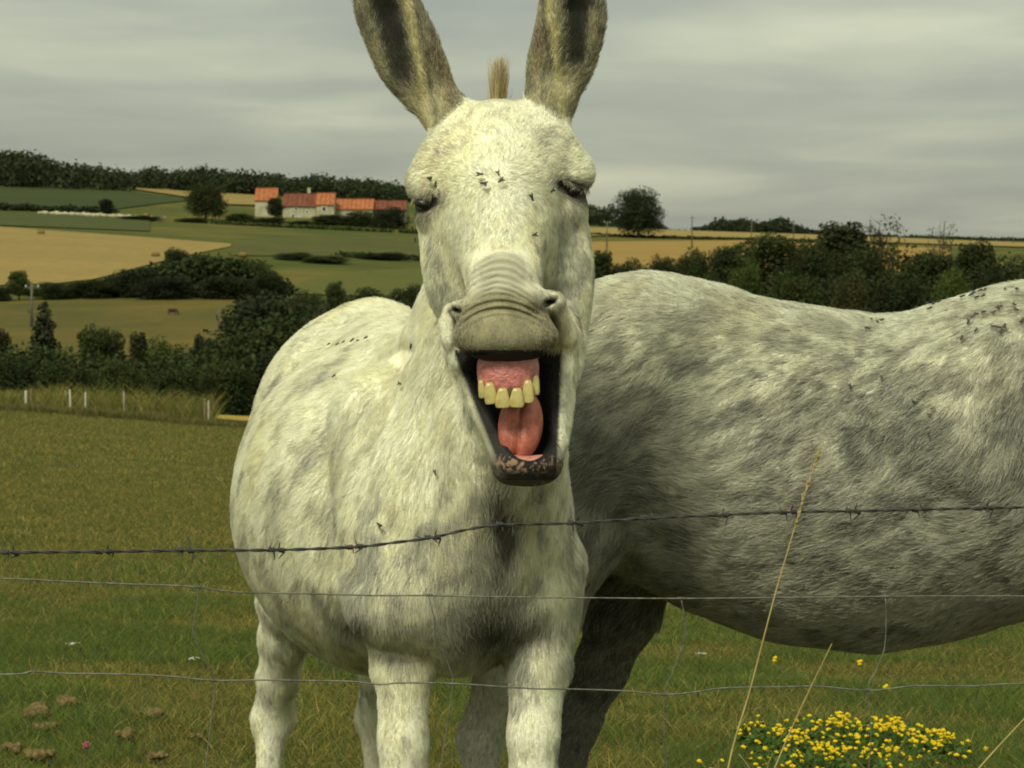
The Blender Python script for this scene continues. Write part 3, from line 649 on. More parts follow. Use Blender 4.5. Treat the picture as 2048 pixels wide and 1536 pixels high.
# ------------------------------------------------------------------ implicit-surface modelling for the animals
class SDF:
    """list of rounded solids blended one after another into one continuous skin"""
    def __init__(s): s.ops = []
    def cone(s, a, ra, b, rb, k=0.03, op='+', sq=None):
        s.ops.append(('cone', np.array(a, float), np.array(b, float), ra, rb, k, op, sq)); return s
    def chain(s, pts, k=0.03, op='+'):
        for (a, ra), (b, rb) in zip(pts[:-1], pts[1:]): s.cone(a, ra, b, rb, k, op)
        return s
    def ell(s, c, r, R=None, k=0.03, op='+'):
        s.ops.append(('ell', np.array(c, float), np.array(r, float), np.eye(3) if R is None else np.array(R, float), None, k, op, None)); return s
    def bbox(s):
        lo = np.full(3, 1e9); hi = -lo
        for o in s.ops:
            if o[6] != '+': continue
            if o[0] == 'cone': A = np.minimum(o[1] - o[3], o[2] - o[4]); B = np.maximum(o[1] + o[3], o[2] + o[4])
            else: m = np.abs(o[3]) @ o[2]; A = o[1] - m; B = o[1] + m
            lo = np.minimum(lo, A); hi = np.maximum(hi, B)
        return lo - 0.06, hi + 0.06
    def prim(s, o, p):
        if o[0] == 'cone':
            a, b, ra, rb = o[1:5]; ab = b - a; q = p - a; sq = o[7]
            if sq is not None: sq = np.asarray(sq); q = q / sq; ab = ab / sq
            t = np.clip(q @ ab / (ab @ ab), 0, 1); d = np.linalg.norm(q - t[:, None] * ab, axis=1)
            if sq is not None: return (d - (ra + (rb - ra) * t)) * min(1.0, float(np.min(sq)))
            return d - (ra + (rb - ra) * t)
        c, r, R = o[1:4]; q = (p - c) @ R; k0 = np.linalg.norm(q / r, axis=1); k1 = np.linalg.norm(q / r ** 2, axis=1) + 1e-9
        return k0 * (k0 - 1) / k1
    def __call__(s, p, detail=None):
        p = np.asarray(p, dtype=np.float64); D = np.full(len(p), 1e3)
        for o in s.ops:
            k = o[5]
            if o[0] == 'cone':
                m_ = 0.17 + 1.3 * k; A = np.minimum(o[1] - o[3], o[2] - o[4]) - m_; B = np.maximum(o[1] + o[3], o[2] + o[4]) + m_
                if o[7] is not None: A -= 0.2; B += 0.2
            else: mm = np.abs(o[3]) @ o[2]; m_ = 0.17 + 1.3 * k; A = o[1] - mm - m_; B = o[1] + mm + m_
            w = np.where(((p > A) & (p < B)).all(1))[0]
            if not len(w): continue
            d = s.prim(o, p[w]); e = D[w]
            if o[6] == '+': h = np.maximum(k - np.abs(d - e), 0) / k; D[w] = np.minimum(d, e) - h * h * k * 0.25
            else: d = -d; h = np.maximum(k - np.abs(d - e), 0) / k; D[w] = np.maximum(d, e) + h * h * k * 0.25
        if detail is not None: D = D + detail(p)
        return D
def grad(f, p, h=0.0015):
    g = np.stack([f(p + e) - f(p - e) for e in np.eye(3) * h], 1) / (2 * h)
    return g
def surface_nets(f, lo, hi, h):
    n = np.ceil((hi - lo) / h).astype(int) + 1
    # coarse pass, then only the shell near the surface
    cs = 4; nc = (n + cs - 1) // cs + 1
    G = np.stack(np.meshgrid(*[np.arange(c) for c in nc], indexing='ij'), -1).reshape(-1, 3)
    dc = f(lo + (G + 0.5) * cs * h); act = G[np.abs(dc) < cs * h * 1.6]
    sub = np.stack(np.meshgrid(*[np.arange(cs)] * 3, indexing='ij'), -1).reshape(-1, 3)
    I = (act[:, None] * cs + sub[None]).reshape(-1, 3); I = I[(I < n).all(1)]
    Vv = np.full(n, np.nan, dtype=np.float32); Vv[I[:, 0], I[:, 1], I[:, 2]] = f(lo + I * h)
    c = [Vv[dx:n[0]-1+dx, dy:n[1]-1+dy, dz:n[2]-1+dz] for dx in (0, 1) for dy in (0, 1) for dz in (0, 1)]
    mn = c[0].copy(); mx = c[0].copy()
    for x in c[1:]: mn = np.minimum(mn, x); mx = np.maximum(mx, x)
    m = (mn < 0) & (mx >= 0); idx = np.argwhere(m)          # nan compares false
    C = np.stack([x[m] for x in c], 1).astype(float); off = np.array([(dx, dy, dz) for dx in (0, 1) for dy in (0, 1) for dz in (0, 1)], float)
    acc = np.zeros((len(idx), 3)); cnt = np.zeros(len(idx))
    for a in range(8):
        for b in range(a + 1, 8):
            if np.abs(off[a] - off[b]).sum() != 1: continue
            s = (C[:, a] < 0) != (C[:, b] < 0); t = C[:, a] / (C[:, a] - C[:, b] + 1e-12)
            acc[s] += (off[a] + t[s, None] * (off[b] - off[a])); cnt[s] += 1
    pts = lo + (idx + acc / np.maximum(cnt, 1)[:, None]) * h
    ID = np.full(np.array(m.shape), -1, dtype=np.int64); ID[m] = np.arange(len(idx))
    quads = []
    for ax in range(3):
        o1, o2 = (ax + 1) % 3, (ax + 2) % 3
        sl0 = [slice(1, -1)] * 3; sl0[ax] = slice(0, -1); sl1 = list(sl0); sl1[ax] = slice(1, None)
        A, B = Vv[tuple(sl0)], Vv[tuple(sl1)]
        for flip, cond in ((False, (A < 0) & (B >= 0)), (True, (A >= 0) & (B < 0))):
            e = np.argwhere(cond)
            if not len(e): continue
            e[:, o1] += 1; e[:, o2] += 1
            q = []
            for d1, d2 in ((-1, -1), (0, -1), (0, 0), (-1, 0)):
                ee = e.copy(); ee[:, o1] += d1; ee[:, o2] += d2; q.append(ID[ee[:, 0], ee[:, 1], ee[:, 2]])
            q = np.stack(q, 1); q = q[(q >= 0).all(1)]
            quads.append(q[:, ::-1] if flip else q)
    return pts, np.concatenate(quads)
def skin(name, f, h, refine=(), detail=None):
    """continuous skin mesh of an SDF, split finer where refine boxes say so"""
    lo, hi = f.bbox(); pts, quads = surface_nets(f, lo, hi, h)
    me = mesh_np(name, pts, quads)
    bm = bmesh.new(); bm.from_mesh(me)
    for test in refine:
        bm.verts.ensure_lookup_table(); bm.edges.ensure_lookup_table()
        Vv = np.array([v.co for v in bm.verts]); keep = test(Vv)
        ed = [e for e in bm.edges if keep[e.verts[0].index] and keep[e.verts[1].index]]
        bmesh.ops.subdivide_edges(bm, edges=ed, cuts=1, use_grid_fill=True); bm.verts.index_update()
    bmesh.ops.triangulate(bm, faces=bm.faces[:]); bm.to_mesh(me); bm.free()
    n = len(me.vertices); Vv = np.empty(n * 3, dtype=np.float32); me.vertices.foreach_get('co', Vv); Vv = Vv.reshape(-1, 3).astype(float)
    ff = lambda p: f(p, detail)
    fine = refine[-1](Vv) if refine else np.zeros(len(Vv), bool)
    for it in range(2):
        if it == 0 and fine.any():
            Fv = Vv[fine]
            for _ in range(4): g = grad(ff, Fv, .0008); Fv = Fv - .7 * np.clip(ff(Fv), -h * .6, h * .6)[:, None] * g / np.maximum((g * g).sum(1), 0.25)[:, None]
            Vv[fine] = Fv
        g = grad(ff, Vv, .0008); d = ff(Vv); Vv = Vv - 0.7 * np.clip(d, -h * .6, h * .6)[:, None] * g / np.maximum((g * g).sum(1), 0.25)[:, None]
    me.vertices.foreach_set('co', Vv.astype(np.float32).ravel()); me.polygons.foreach_set('use_smooth', np.ones(len(me.polygons), dtype=bool)); me.update()
    g = grad(ff, Vv, 0.003); Nn = g / (np.linalg.norm(g, axis=1)[:, None] + 1e-9)
    F_ = np.empty(len(me.polygons) * 3, dtype=np.int32); me.polygons.foreach_get('vertices', F_); F_ = F_.reshape(-1, 3).astype(np.int64)
    mn = np.empty(n * 3, dtype=np.float32); me.vertex_normals.foreach_get('vector', mn); mn = mn.reshape(-1, 3).astype(float)
    dt = (mn * Nn).sum(1); mn *= np.sign(np.median(dt)); bad = (mn * Nn).sum(1) < .6; Nn[bad] = mn[bad]; print('skin', n, 'normals mended', int(bad.sum()), 'max err', float(np.abs(ff(Vv)).max()))
    return me, Vv, Nn, F_
def scatter(V, Nn, T, weight, n, seed):
    r = np.random.default_rng(seed); A, B, C = V[T[:, 0]], V[T[:, 1]], V[T[:, 2]]
    ar = np.linalg.norm(np.cross(B - A, C - A), axis=1) * weight[T].mean(1); k = r.choice(len(T), n, p=ar / ar.sum())
    u = r.random(n); v = r.random(n); s = u + v > 1; u[s] = 1 - u[s]; v[s] = 1 - v[s]; w = 1 - u - v
    p = A[k] * w[:, None] + B[k] * u[:, None] + C[k] * v[:, None]
    nn_ = Nn[T[k, 0]] * w[:, None] + Nn[T[k, 1]] * u[:, None] + Nn[T[k, 2]] * v[:, None]
    nn_ /= np.linalg.norm(nn_, axis=1)[:, None] + 1e-9
    return p, nn_
def flow_field(ctrl, p, power=3.0):
    """blend of control directions: ctrl = [(point, direction, reach)]"""
    acc = np.zeros_like(p); tot = np.zeros(len(p))
    for c, d, s in ctrl:
        w = 1.0 / (((np.linalg.norm(p - np.asarray(c), axis=1) / s) ** 2 + 0.02) ** (power / 2)); dd = np.asarray(d, float); dd = dd / np.linalg.norm(dd)
        acc += w[:, None] * dd; tot += w
    return acc / tot[:, None]
def coat(name, V, Nn, T, weight, n, flow, length, colf, m, parent, seed, rad=0.00042, lift=0.27, jit=0.22, k=4, **kw):
    r = np.random.default_rng(seed)
    # clumping: nearby hairs share a deviation
    p, nn_ = scatter(V, Nn, T, weight, n, seed); fl = flow(p) + np.stack([fbm(p * 22 + s, 2) - .5 for s in (0, 31, 67)], 1) * 0.9
    fl += r.normal(size=p.shape) * jit
    tg = fl - (fl * nn_).sum(1)[:, None] * nn_; tg /= np.linalg.norm(tg, axis=1)[:, None] + 1e-9
    L = length(p) * (0.6 + 0.7 * r.random(n)); lf = lift * (0.6 + 0.8 * r.random(n))
    pos = np.empty((n, k, 3)); cur = p - nn_ * 0.001
    for i in range(k):
        pos[:, i] = cur; s = i / (k - 1); w = lf * (1.3 - 1.15 * s)
        d = tg + nn_ * w[:, None]; d /= np.linalg.norm(d, axis=1)[:, None]; cur = cur + d * (L / (k - 1))[:, None]
    cell = np.where(p[:, 1] < 5.22, .008, .012)[:, None]; key = np.floor((p + (np.stack([fbm(p * 60 + s, 2) for s in (3, 40, 77)], 1) - .5) * .012) / cell).astype(np.int64); kk = key[:, 0] * 73856093 ^ key[:, 1] * 19349663 ^ key[:, 2] * 83492791
    _, inv = np.unique(kk, return_inverse=True); cn = np.bincount(inv); mt = np.stack([np.bincount(inv, pos[:, -1, a]) / cn for a in range(3)], 1)[inv]
    pull = (mt - pos[:, -1]) * .32
    for i in range(1, k): pos[:, i] += pull * (i / (k - 1)) ** 1.5
    tone = r.random(inv.max() + 1)[inv]
    taper = np.linspace(1, 0.25, k); R = rad * (0.7 + 0.6 * r.random(n))[:, None] * taper[None]
    return hair_obj(name, pos, R, np.clip(colf(p, r) * (.87 + .26 * tone)[:, None], .004, .92), m, parent, **kw)

# hair shader: matt body with slight gloss and light passing through the tips
def hair_mat(name, rough=0.55, tl=0.35):
    m = bpy.data.materials.new(name); m.use_nodes = True; t = m.node_tree; t.nodes.clear()
    at = N(t, 'ShaderNodeAttribute', attribute_name='col'); d = N(t, 'ShaderNodeBsdfDiffuse'); tr = N(t, 'ShaderNodeBsdfTranslucent'); gl = N(t, 'ShaderNodeBsdfHair', component='Reflection')
    gl.inputs['RoughnessU'].default_value = 0.35; gl.inputs['RoughnessV'].default_value = 0.8
    hs = N(t, 'ShaderNodeHueSaturation'); hs.inputs['Value'].default_value = 1.0
    for s in (d, tr): t.links.new(at.outputs['Color'], s.inputs[0])
    gl.inputs[0].default_value = (0.35, 0.35, 0.3, 1)
    m1 = N(t, 'ShaderNodeMixShader'); m1.inputs[0].default_value = tl; t.links.new(d.outputs[0], m1.inputs[1]); t.links.new(tr.outputs[0], m1.inputs[2])
    m2 = N(t, 'ShaderNodeMixShader'); m2.inputs[0].default_value = 0.10; t.links.new(m1.outputs[0], m2.inputs[1]); t.links.new(gl.outputs[0], m2.inputs[2])
    o = N(t, 'ShaderNodeOutputMaterial'); t.links.new(m2.outputs[0], o.inputs[0]); return m
M_HAIR = hair_mat('coat hair')
M_SKIN = mat('hide', (0.5, 0.5, 0.4), 0.75, 0.2, attr='col', bump=0.25, bscale=260)
CREAM = np.array([0.92, 0.905, 0.70]); GREY = np.array([0.235, 0.243, 0.23]); DARK = np.array([0.045, 0.043, 0.04]); TAN = np.array([0.20, 0.185, 0.115])

# ------------------------------------------------------------------ donkey one, facing us with its mouth wide open
Q = P
O1 = P(945, 480, 5.3); O1[2] = 0; B1 = np.array([-.225, .974, 0]); L1 = np.array([.974, .225, 0])
R1 = np.stack([B1, L1, [0, 0, 1]], 1)
def b1(s, l, z): return O1 + B1 * s + L1 * l + np.array([0, 0, z])
d1 = SDF()
# trunk
d1.ell(b1(.80, -.045, .985), (.60, .362, .40), R1, .05); d1.ell(b1(1.32, 0, 1.115), (.34, .30, .34), R1, .06)
d1.ell(b1(.22, .0, 1.0), (.27, .235, .33), R1, .08); d1.cone(b1(.42, 0, 1.30), .12, b1(1.2, 0, 1.36), .10, .1)
for s in (-1, 1):
    d1.cone(b1(.32, s * .13, 1.22), .13, b1(.12, s * .150, .86), .105, .06)
# neck and throat
d1.cone(b1(.26, .02, 1.12), .225, P(1022, 560, 5.30), .112, .06); d1.cone(b1(.36, 0, 1.28), .13, P(1010, 420, 5.32), .09, .06)
d1.cone(b1(.10, .05, 1.05), .17, P(1040, 760, 5.19), .10, .06)
# front legs
Z = lambda h, D: HY + (HC - h) * F / D
def leg(f, top, knee, fet, hoof_z=0.045, k=.03, mids=()):
    f.chain([top, *mids, knee], k); (kp, kr) = knee; (fp, fr) = fet
    kp = np.array(kp); fp = np.array(fp); f.chain([(kp, kr), (kp * .72 + fp * .28, fr * .92), (kp * .2 + fp * .8, fr * .88), (fp, fr * 1.12)], .02)
f_ = leg
leg(d1, (P(795, 1130, 5.47), .088), (P(808, Z(.40, 5.42), 5.42), .055), (P(806, Z(.13, 5.42), 5.42), .034), mids=[(P(802, 1240, 5.45), .072), (P(806, 1330, 5.43), .062), (P(808, 1480, 5.42), .050)])
leg(d1, (P(1085, 1130, 5.48), .090), (P(1066, Z(.40, 5.42), 5.42), .054), (P(1060, Z(.13, 5.42), 5.42), .034), mids=[(P(1080, 1240, 5.46), .072), (P(1074, 1330, 5.44), .064), (P(1068, 1470, 5.42), .052)])
# hind legs
d1.cone(b1(1.32, -.17, 1.02), .17, P(590, 1190, 6.62), .095, .05); d1.cone(b1(1.32, .15, 1.02), .17, P(775, 1200, 6.62), .095, .05)
gz = -.06
leg(d1, (P(583, 1200, 6.64), .088), (P(545, 1440, 6.84), .058), (P(530, Z(gz + .13, 6.78), 6.78), .034), mids=[(P(572, 1270, 6.70), .064), (P(557, 1360, 6.78), .049)])
leg(d1, (P(775, 1200, 6.64), .088), (P(752, 1440, 6.84), .056), (P(748, Z(gz + .13, 6.78), 6.78), .034), mids=[(P(768, 1270, 6.70), .066), (P(760, 1350, 6.78), .050)])
# head
d1.ell(P(998, 335, 5.16), (.150, .135, .135), None, .04)
d1.ell(P(1000, 292, 5.15), (.128, .085, .075), None, .04)
d1.ell(P(1002, 430, 5.09), (.135, .135, .20), None, .05)
d1.cone(P(895, 440, 5.14), .058, P(942, 700, 5.08), .046, .05); d1.cone(P(1108, 430, 5.14), .066, P(1120, 690, 5.10), .050, .05)
d1.ell(P(1140, 560, 5.16), (.040, .09, .10), None, .05); d1.ell(P(892, 540, 5.16), (.036, .09, .09), None, .05)
d1.cone(P(1000, 380, 5.02), .088, P(1008, 560, 4.945), .070, .05); d1.cone(P(1006, 540, 4.95), .066, P(1008, 610, 4.915), .060, .03)
d1.cone(P(1035, 720, 5.17), .105, P(1058, 880, 5.08), .070, .05)
# jaw ramus walls and chin
d1.cone(P(932, 700, 5.05), .042, P(1002, 890, 4.99), .030, .03); d1.cone(P(1122, 690, 5.07), .040, P(1106, 880, 4.99), .032, .03)
d1.ell(P(1054, 915, 4.955), (.066, .058, .052), None, .03); d1.cone(P(1018, 935, 4.96), .030, P(1088, 930, 4.96), .030, .03)
# brow ridges
d1.cone(P(852, 362, 5.10), .040, P(880, 325, 5.10), .045, .05); d1.cone(P(1148, 342, 5.10), .040, P(1115, 312, 5.10), .045, .05)
d1.ell(P(868, 432, 5.09), (.032, .03, .022), None, .03); d1.ell(P(1136, 418, 5.09), (.032, .03, .022), None, .03)
# eye grooves
d1.cone(P(822, 420, 5.06), .010, P(864, 404, 5.025), .013, .008, '-'); d1.cone(P(1124, 374, 5.025), .013, P(1176, 396, 5.06), .010, .008, '-')
# gaping mouth
d1.cone(P(1022, 752, 4.93), .088, P(1058, 872, 4.93), .047, .012, '-', sq=(1, 1.6, 1)); d1.ell(P(1020, 745, 4.93), (.095, .13, .05), None, .012, '-')
# curled upper lip, nostril roll
d1.ell(P(1011, 672, 4.905), (.103, .070, .053), None, .012); d1.ell(P(1005, 640, 4.91), (.085, .06, .035), None, .02)
d1.chain([(P(915, 618, 4.938), .0155), (P(950, 612, 4.90), .018), (P(1000, 592, 4.882), .020), (P(1050, 598, 4.886), .021), (P(1096, 604, 4.93), .020)], .022)
d1.cone(P(902, 620, 4.975), .013, P(906, 670, 4.99), .020, .03); d1.cone(P(1112, 606, 4.955), .019, P(1131, 672, 5.0), .021, .03); d1.cone(P(906, 650, 5.00), .022, P(925, 715, 5.00), .022, .035); d1.cone(P(1124, 640, 5.04), .020, P(1130, 720, 5.04), .022, .045)
d1.cone(P(899, 614, 4.92), .005, P(916, 621, 4.915), .0085, .006, '-', sq=(1, 3, 1)); d1.cone(P(1092, 606, 4.91), .0085, P(1113, 598, 4.915), .006, .006, '-', sq=(1, 3, 1))
# ears: long cupped leaves
def ear(f, base, mid, tip, r0, r1, cup, k=.03):
    f.cone(base, r0, mid, r1, k, sq=(1, .55, 1)); f.cone(mid, r1, tip, .016, .02, sq=(1, .55, 1))
def ear2(f, pts, k=.03):
    q = smooth_path([list(a_) + [ra] for a_, ra in pts], 5)
    for u_, v_ in zip(q[:-1], q[1:]): f.cone(u_[:3], u_[3], v_[:3], v_[3], k, sq=(1, .55, 1))
ear2(d1, [(P(893, 235, 5.19), .036), (P(850, 170, 5.19), .056), (P(814, 105, 5.19), .067), (P(768, 0, 5.20), .060), (P(732, -120, 5.22), .014)], .004)
ear2(d1, [(P(1100, 215, 5.19), .036), (P(1110, 160, 5.19), .058), (P(1132, 90, 5.19), .067), (P(1147, 0, 5.20), .062), (P(1158, -130, 5.22), .014)], .004)
d1.chain([(P(838, 222, 5.145), .018), (P(800, 140, 5.140), .033), (P(768, 30, 5.145), .040), (P(738, -80, 5.165), .010)], .010, '-')
d1.chain([(P(1128, 190, 5.145), .018), (P(1148, 120, 5.140), .032), (P(1158, 20, 5.145), .038), (P(1160, -85, 5.165), .010)], .010, '-')
d1.cone(P(905, 240, 5.17), .05, P(930, 290, 5.16), .06, .03); d1.cone(P(1095, 215, 5.17), .045, P(1080, 280, 5.16), .06, .03)
FOLD1 = [(842, 668), (800, 750), (765, 840), (728, 960), (708, 1060), (712, 1190)]
FOLD2 = [(1005, 985), (1000, 1080), (990, 1190)]
FOLD3 = [(700, 700), (780, 690), (840, 668)]
FOLD4 = [(880, 660), (905, 760), (945, 880), (975, 985)]
FOLD5 = [(838, 700), (800, 800), (770, 900)]
def fold(px, py, line, wa, wb):
    ys_ = [q[1] for q in line]; xi = np.interp(py, ys_, [q[0] for q in line]); sl_ = (np.interp(py + 6, ys_, [q[0] for q in line]) - np.interp(py - 6, ys_, [q[0] for q in line])) / 12
    d = (px - xi) / np.sqrt(1 + sl_ ** 2); k_ = sstep(-6, 6, d); w_ = wb * (1 - k_) + wa * k_
    return np.exp(-(d / w_) ** 2) * sstep(ys_[0], ys_[0] + 70, py) * (1 - sstep(ys_[-1] - 70, ys_[-1], py))
def wrphase(px, py, p):
    dx = px - 1003 - 5 * np.sin(py * .03); q = py - 0.0080 * dx * dx + 13 * (fbm(p * [22, 22, 22] + 70, 3) - .5)
    return q, 2 * np.pi * (q / 16.0 + ((q - 480) / 60.0) ** 2 * .42 * (q > 480)), dx
def wrinkles(p):
    px, py = proj(p); m = (p[:, 1] < 5.05)
    q, ph, dx = wrphase(px, py, p); amp = 0.0007 * sstep(478, 560, q) + 0.0005; amp = amp * np.clip(-.35 + 2.3 * fbm(p * 34 + 11, 2), .1, 2)
    msk = np.exp(-(dx / 58) ** 4) * sstep(482, 512, q) * (1 - sstep(578, 594, q)) * m
    w = amp * msk * np.sin(ph)
    q2 = py - 0.0045 * dx * dx     # creases of the lip roll
    msk2 = np.exp(-(dx / 82) ** 6) * m * np.exp(-((q2 - 612) / 16) ** 2); w += 0.003 * msk2 * np.sin(q2 * 2 * np.pi / 15)
    n_ = (fbm(p * 34, 2) - .5) * 0.003 * (p[:, 1] < 5.35) * (py < 950)
    big = (fbm(p * 9 + 3, 2) - .5) * 0.012 * (p[:, 1] >= 5.2) * sstep(240, 330, py)
    # folds: shoulder edge over the barrel, breast groove, neck creases
    body = sstep(5.10, 5.16, p[:, 1]) * (1 - sstep(5.8, 6.2, p[:, 1])); nk = sstep(5.08, 5.16, p[:, 1]) * (1 - sstep(5.45, 5.75, p[:, 1])); w = w + body * (.028 * fold(px, py, FOLD1, 10, 70)) + nk * (.006 * fold(px, py, FOLD2, 26, 26) + .010 * fold(px, py, FOLD4, 16, 20) + .008 * fold(px, py, FOLD5, 12, 16))
    return w + n_ + big
def in_head(p): px, py = proj(p); return (p[:, 1] < 5.32) & (py < 1000)
def in_face(p): px, py = proj(p); return (p[:, 1] < 5.06) & (py > 330) & (py < 990) & (px > 790) & (px < 1210)
def in_nose(p): px, py = proj(p); return (p[:, 1] < 5.0) & (py > 476) & (py < 640) & (px > 895) & (px < 1120)
me1, V1, N1, T1 = skin('donkey skin', d1, 0.011, (in_head, in_face, in_nose), wrinkles)

def dapple(p, s, seed): return fbm(p * s + seed, 3, .55)
def colour1(p):
    px, py = proj(p); D = p[:, 1]; fr = D < 5.34; face = (D < 5.2)
    bd = ((D > 5.2) & (py > 600) & (py < 1250))[:, None]; q_ = np.stack([p[:, 0] * .89 - p[:, 2] * .45, p[:, 1] * .7, (p[:, 0] * .45 + p[:, 2] * .89) * .42], 1); n1 = dapple(np.where(bd, q_ * 1.1, p * [1, 1, .7]), 18, 0); n2 = dapple(np.where(bd, q_, p * [1.4, 1.4, .6]), 44, 9); n3 = fbm(p * [60, 60, 30] + 4, 2)
    g = sstep(.50, .62, n1) * .6 + sstep(.54, .66, n2) * .6
    # where the coat is whiter or greyer
    white = np.clip(blob(px, py, 990, 370, 130, 150) * 1.1 * face + blob(px, py, 790, 760, 110, 220) * .8, 0, 1)
    grey = np.clip(blob(px, py, 880, 1130, 180, 110) * .55 + blob(px, py, 990, 1270, 130, 90) * 1.2 + blob(px, py, 700, 1250, 80, 60) * .7 + blob(px, py, 870, 540, 25, 60) * .8 * face + blob(px, py, 1130, 540, 40, 90) * .9 * face
                   + blob(px, py, 1110, 300, 40, 30, .4) * .5 * face + blob(px, py, 1000, 235, 40, 14) * .45 * face + blob(px, py, 890, 300, 40, 14, -.4) * .5 * face + blob(px, py, 960, 1030, 60, 80) * .3
                   + blob(px, py, 790, 560, 1, 1) + sstep(1380, 1200, py) * 0 + blob(px, py, 870, 480, 18, 30) * .4 * face, 0, 1.3)
    g = np.clip(g * (.9 - .75 * white) + grey * (.35 + .8 * n2), 0, 1)
    C = lerp3(np.tile(CREAM, (len(p), 1)), GREY, g * .68)
    yel = sstep(.55, .7, fbm(p * 8 + 30, 2)); C = lerp3(C, (.78, .70, .44), yel * .25)
    # dark stripe down the breast
    st = blob(px, py, 998 + 14 * np.sin(py / 40), 1060, 34, 105) * fr; C = lerp3(C, (.085, .08, .06), np.clip(st * 1.2, 0, 1) * sstep(.25, .5, n3 + st * .4))
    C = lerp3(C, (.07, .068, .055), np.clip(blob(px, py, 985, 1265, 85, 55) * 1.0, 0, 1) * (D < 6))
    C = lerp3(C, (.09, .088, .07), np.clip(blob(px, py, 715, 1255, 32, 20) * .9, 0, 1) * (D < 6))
    # bare wrinkled nose, tan lip, dark chin
    wr = np.exp(-((px - 1003) / 62) ** 4) * sstep(488, 520, py - .008 * (px - 1003) ** 2) * (D < 5.05); C = lerp3(C, (.33, .32, .235), wr * .85)
    wv = .5 + .5 * np.sin(wrphase(px, py, p)[1]); C = lerp3(C, (.16, .155, .115), wr * (py < 600) * (1 - wv) ** 2 * .45)  # dark wrinkle bands: crease shading painted into the nose colour
    lipm = ((px - 1012) / 106) ** 4 + ((py - 668) / 60) ** 4; lip = (1 - sstep(.7, 1.4, lipm)) * (D < 4.97) * (py < 735)
    roll = np.exp(-((py - 606 - .0045 * 0 * px) / 26) ** 4) * np.exp(-((px - 1003) / 86) ** 6) * (D < 4.97)
    hl = fbm(p * [520, 520, 90], 2); C = lerp3(C, TAN * (.45 + .6 * n3 + .75 * hl)[:, None], np.clip(lip + roll * .9, 0, 1))
    C = lerp3(C, (.075, .068, .045), lip * sstep(685, 722, py) * .65)
    for x, y, rx, ry in ((909, 619, 11, 6), (1102, 603, 13, 7)): C = lerp3(C, (.012, .012, .012), np.clip(blob(px, py, x, y, rx, ry) * 1.5 * (D < 5), 0, 1))
    chin = sstep(885, 935, py + (px - 1050) * .05) * (py < 1005) * (D < 5.02) * (px > 960); C = lerp3(C, (.065, .060, .045), chin * .95)
    jaw = (D < 5.04) * (py > 700) * (py < 960) * np.where(px < 1040, sstep(0, 14, px - (905 + (py - 700) * .40) + 6), sstep(0, 10, 1128 - (py - 700) * .04 - px)); C = lerp3(C, (.028, .027, .026), np.clip(jaw * 1.2, 0, 1) * (px > 910) * (px < 1126))
    fk = blob(px, py, 1055, 926, 60, 17) * (D < 5.0) * sstep(.46, .62, fbm(p * 190, 3)) * (py > 908); C = lerp3(C, (.46, .29, .20), np.clip(fk * 1.2, 0, .62))
    # inside of the mouth
    cav = (np.abs(d1_cav(p)) < .008) & (py > 705); C[cav] = (.010, .0095, .010)
    # eyes
    for x, y, r_, ro in ((844, 409, 34, -.3), (1150, 380, 38, .35)):
        C = lerp3(C, (.018, .016, .015), np.clip(blob(px, py, x, y, r_, 15, ro) * 2.4 * (D < 5.16), 0, 1)); C = lerp3(C, (.10, .085, .06), np.clip(blob(px, py, x + 6, y + 20, 24, 13, ro) * .8 * (D < 5.16), 0, 1))
    # ears
    er = (py < 262) & (D > 5.1) & ((px < 940 - (0 if True else 0)) | (px > 1035)) & (py < np.where(px < 1000, 275 - np.abs(px - 850) * .9, 245 - np.abs(px - 1130) * .6))
    eL = sstep(150, -30, np.abs(px - (755 + py * .42)) * 0 + 0) * 0
    yy = np.clip(py, -120, 240); L_ = px < 1000; xl = px - (768 + yy * .25); xr = px - (1157 - yy * .05)
    inner = np.where(L_, np.exp(-(xl / (34 - .05 * yy)) ** 4) * sstep(215, 150, py), np.exp(-(xr / (31 - .07 * yy)) ** 4) * sstep(175, 120, py))
    ec = lerp3(np.tile(np.array([.33, .30, .17]), (len(p), 1)), (.20, .19, .13), sstep(.45, .6, n2))
    ec = lerp3(ec, (.026, .024, .020), np.clip(inner * (.75 + .5 * n1), 0, 1))
    rdg = np.where(L_, np.exp(-((px - (818 + yy * .17)) / 9) ** 2), np.exp(-((px - (1095 + yy * .12)) / 9) ** 2)); ec = lerp3(ec, (.60, .55, .28), rdg * .85)
    line = np.where(L_, np.exp(-((px - (832 + yy * .17)) / 4) ** 2), np.exp(-((px - (1084 + yy * .12)) / 4) ** 2)); ec = lerp3(ec, (.04, .038, .03), line * .7)
    pale = np.where(L_, blob(px, py, 846, 225, 26, 32, -.5), blob(px, py, 1118, 190, 22, 32)); ec = lerp3(ec, (.62, .58, .36), np.clip(pale * 1.2, 0, 1) * .8)
    rimd = np.where(L_, blob(px, py, 876, 130, 20, 50, -.45) + .6 * blob(px, py, 905, 205, 14, 30, -.4), blob(px, py, 1080, 90, 14, 45, .1)); ec = lerp3(ec, (.13, .085, .05), np.clip(rimd, 0, 1) * (.4 + .8 * n2))
    C = np.where(er[:, None], ec, C)
    return np.clip(C, .004, .85)
cavS = SDF(); cavS.ops = [(*o[:6], '+', o[7]) for o in d1.ops if o[6] == '-' and ((o[0] == 'cone' and o[3] == .088) or (o[0] == 'ell' and tuple(o[2]) == (.095, .13, .05)))]
d1_cav = lambda p: cavS(p)
cs = colour1(V1); pq, pr_ = proj(V1); bare = (V1[:, 1] < 5.08) & (pr_ > 470); vcol(me1, np.where(bare[:, None], cs, cs * .95))
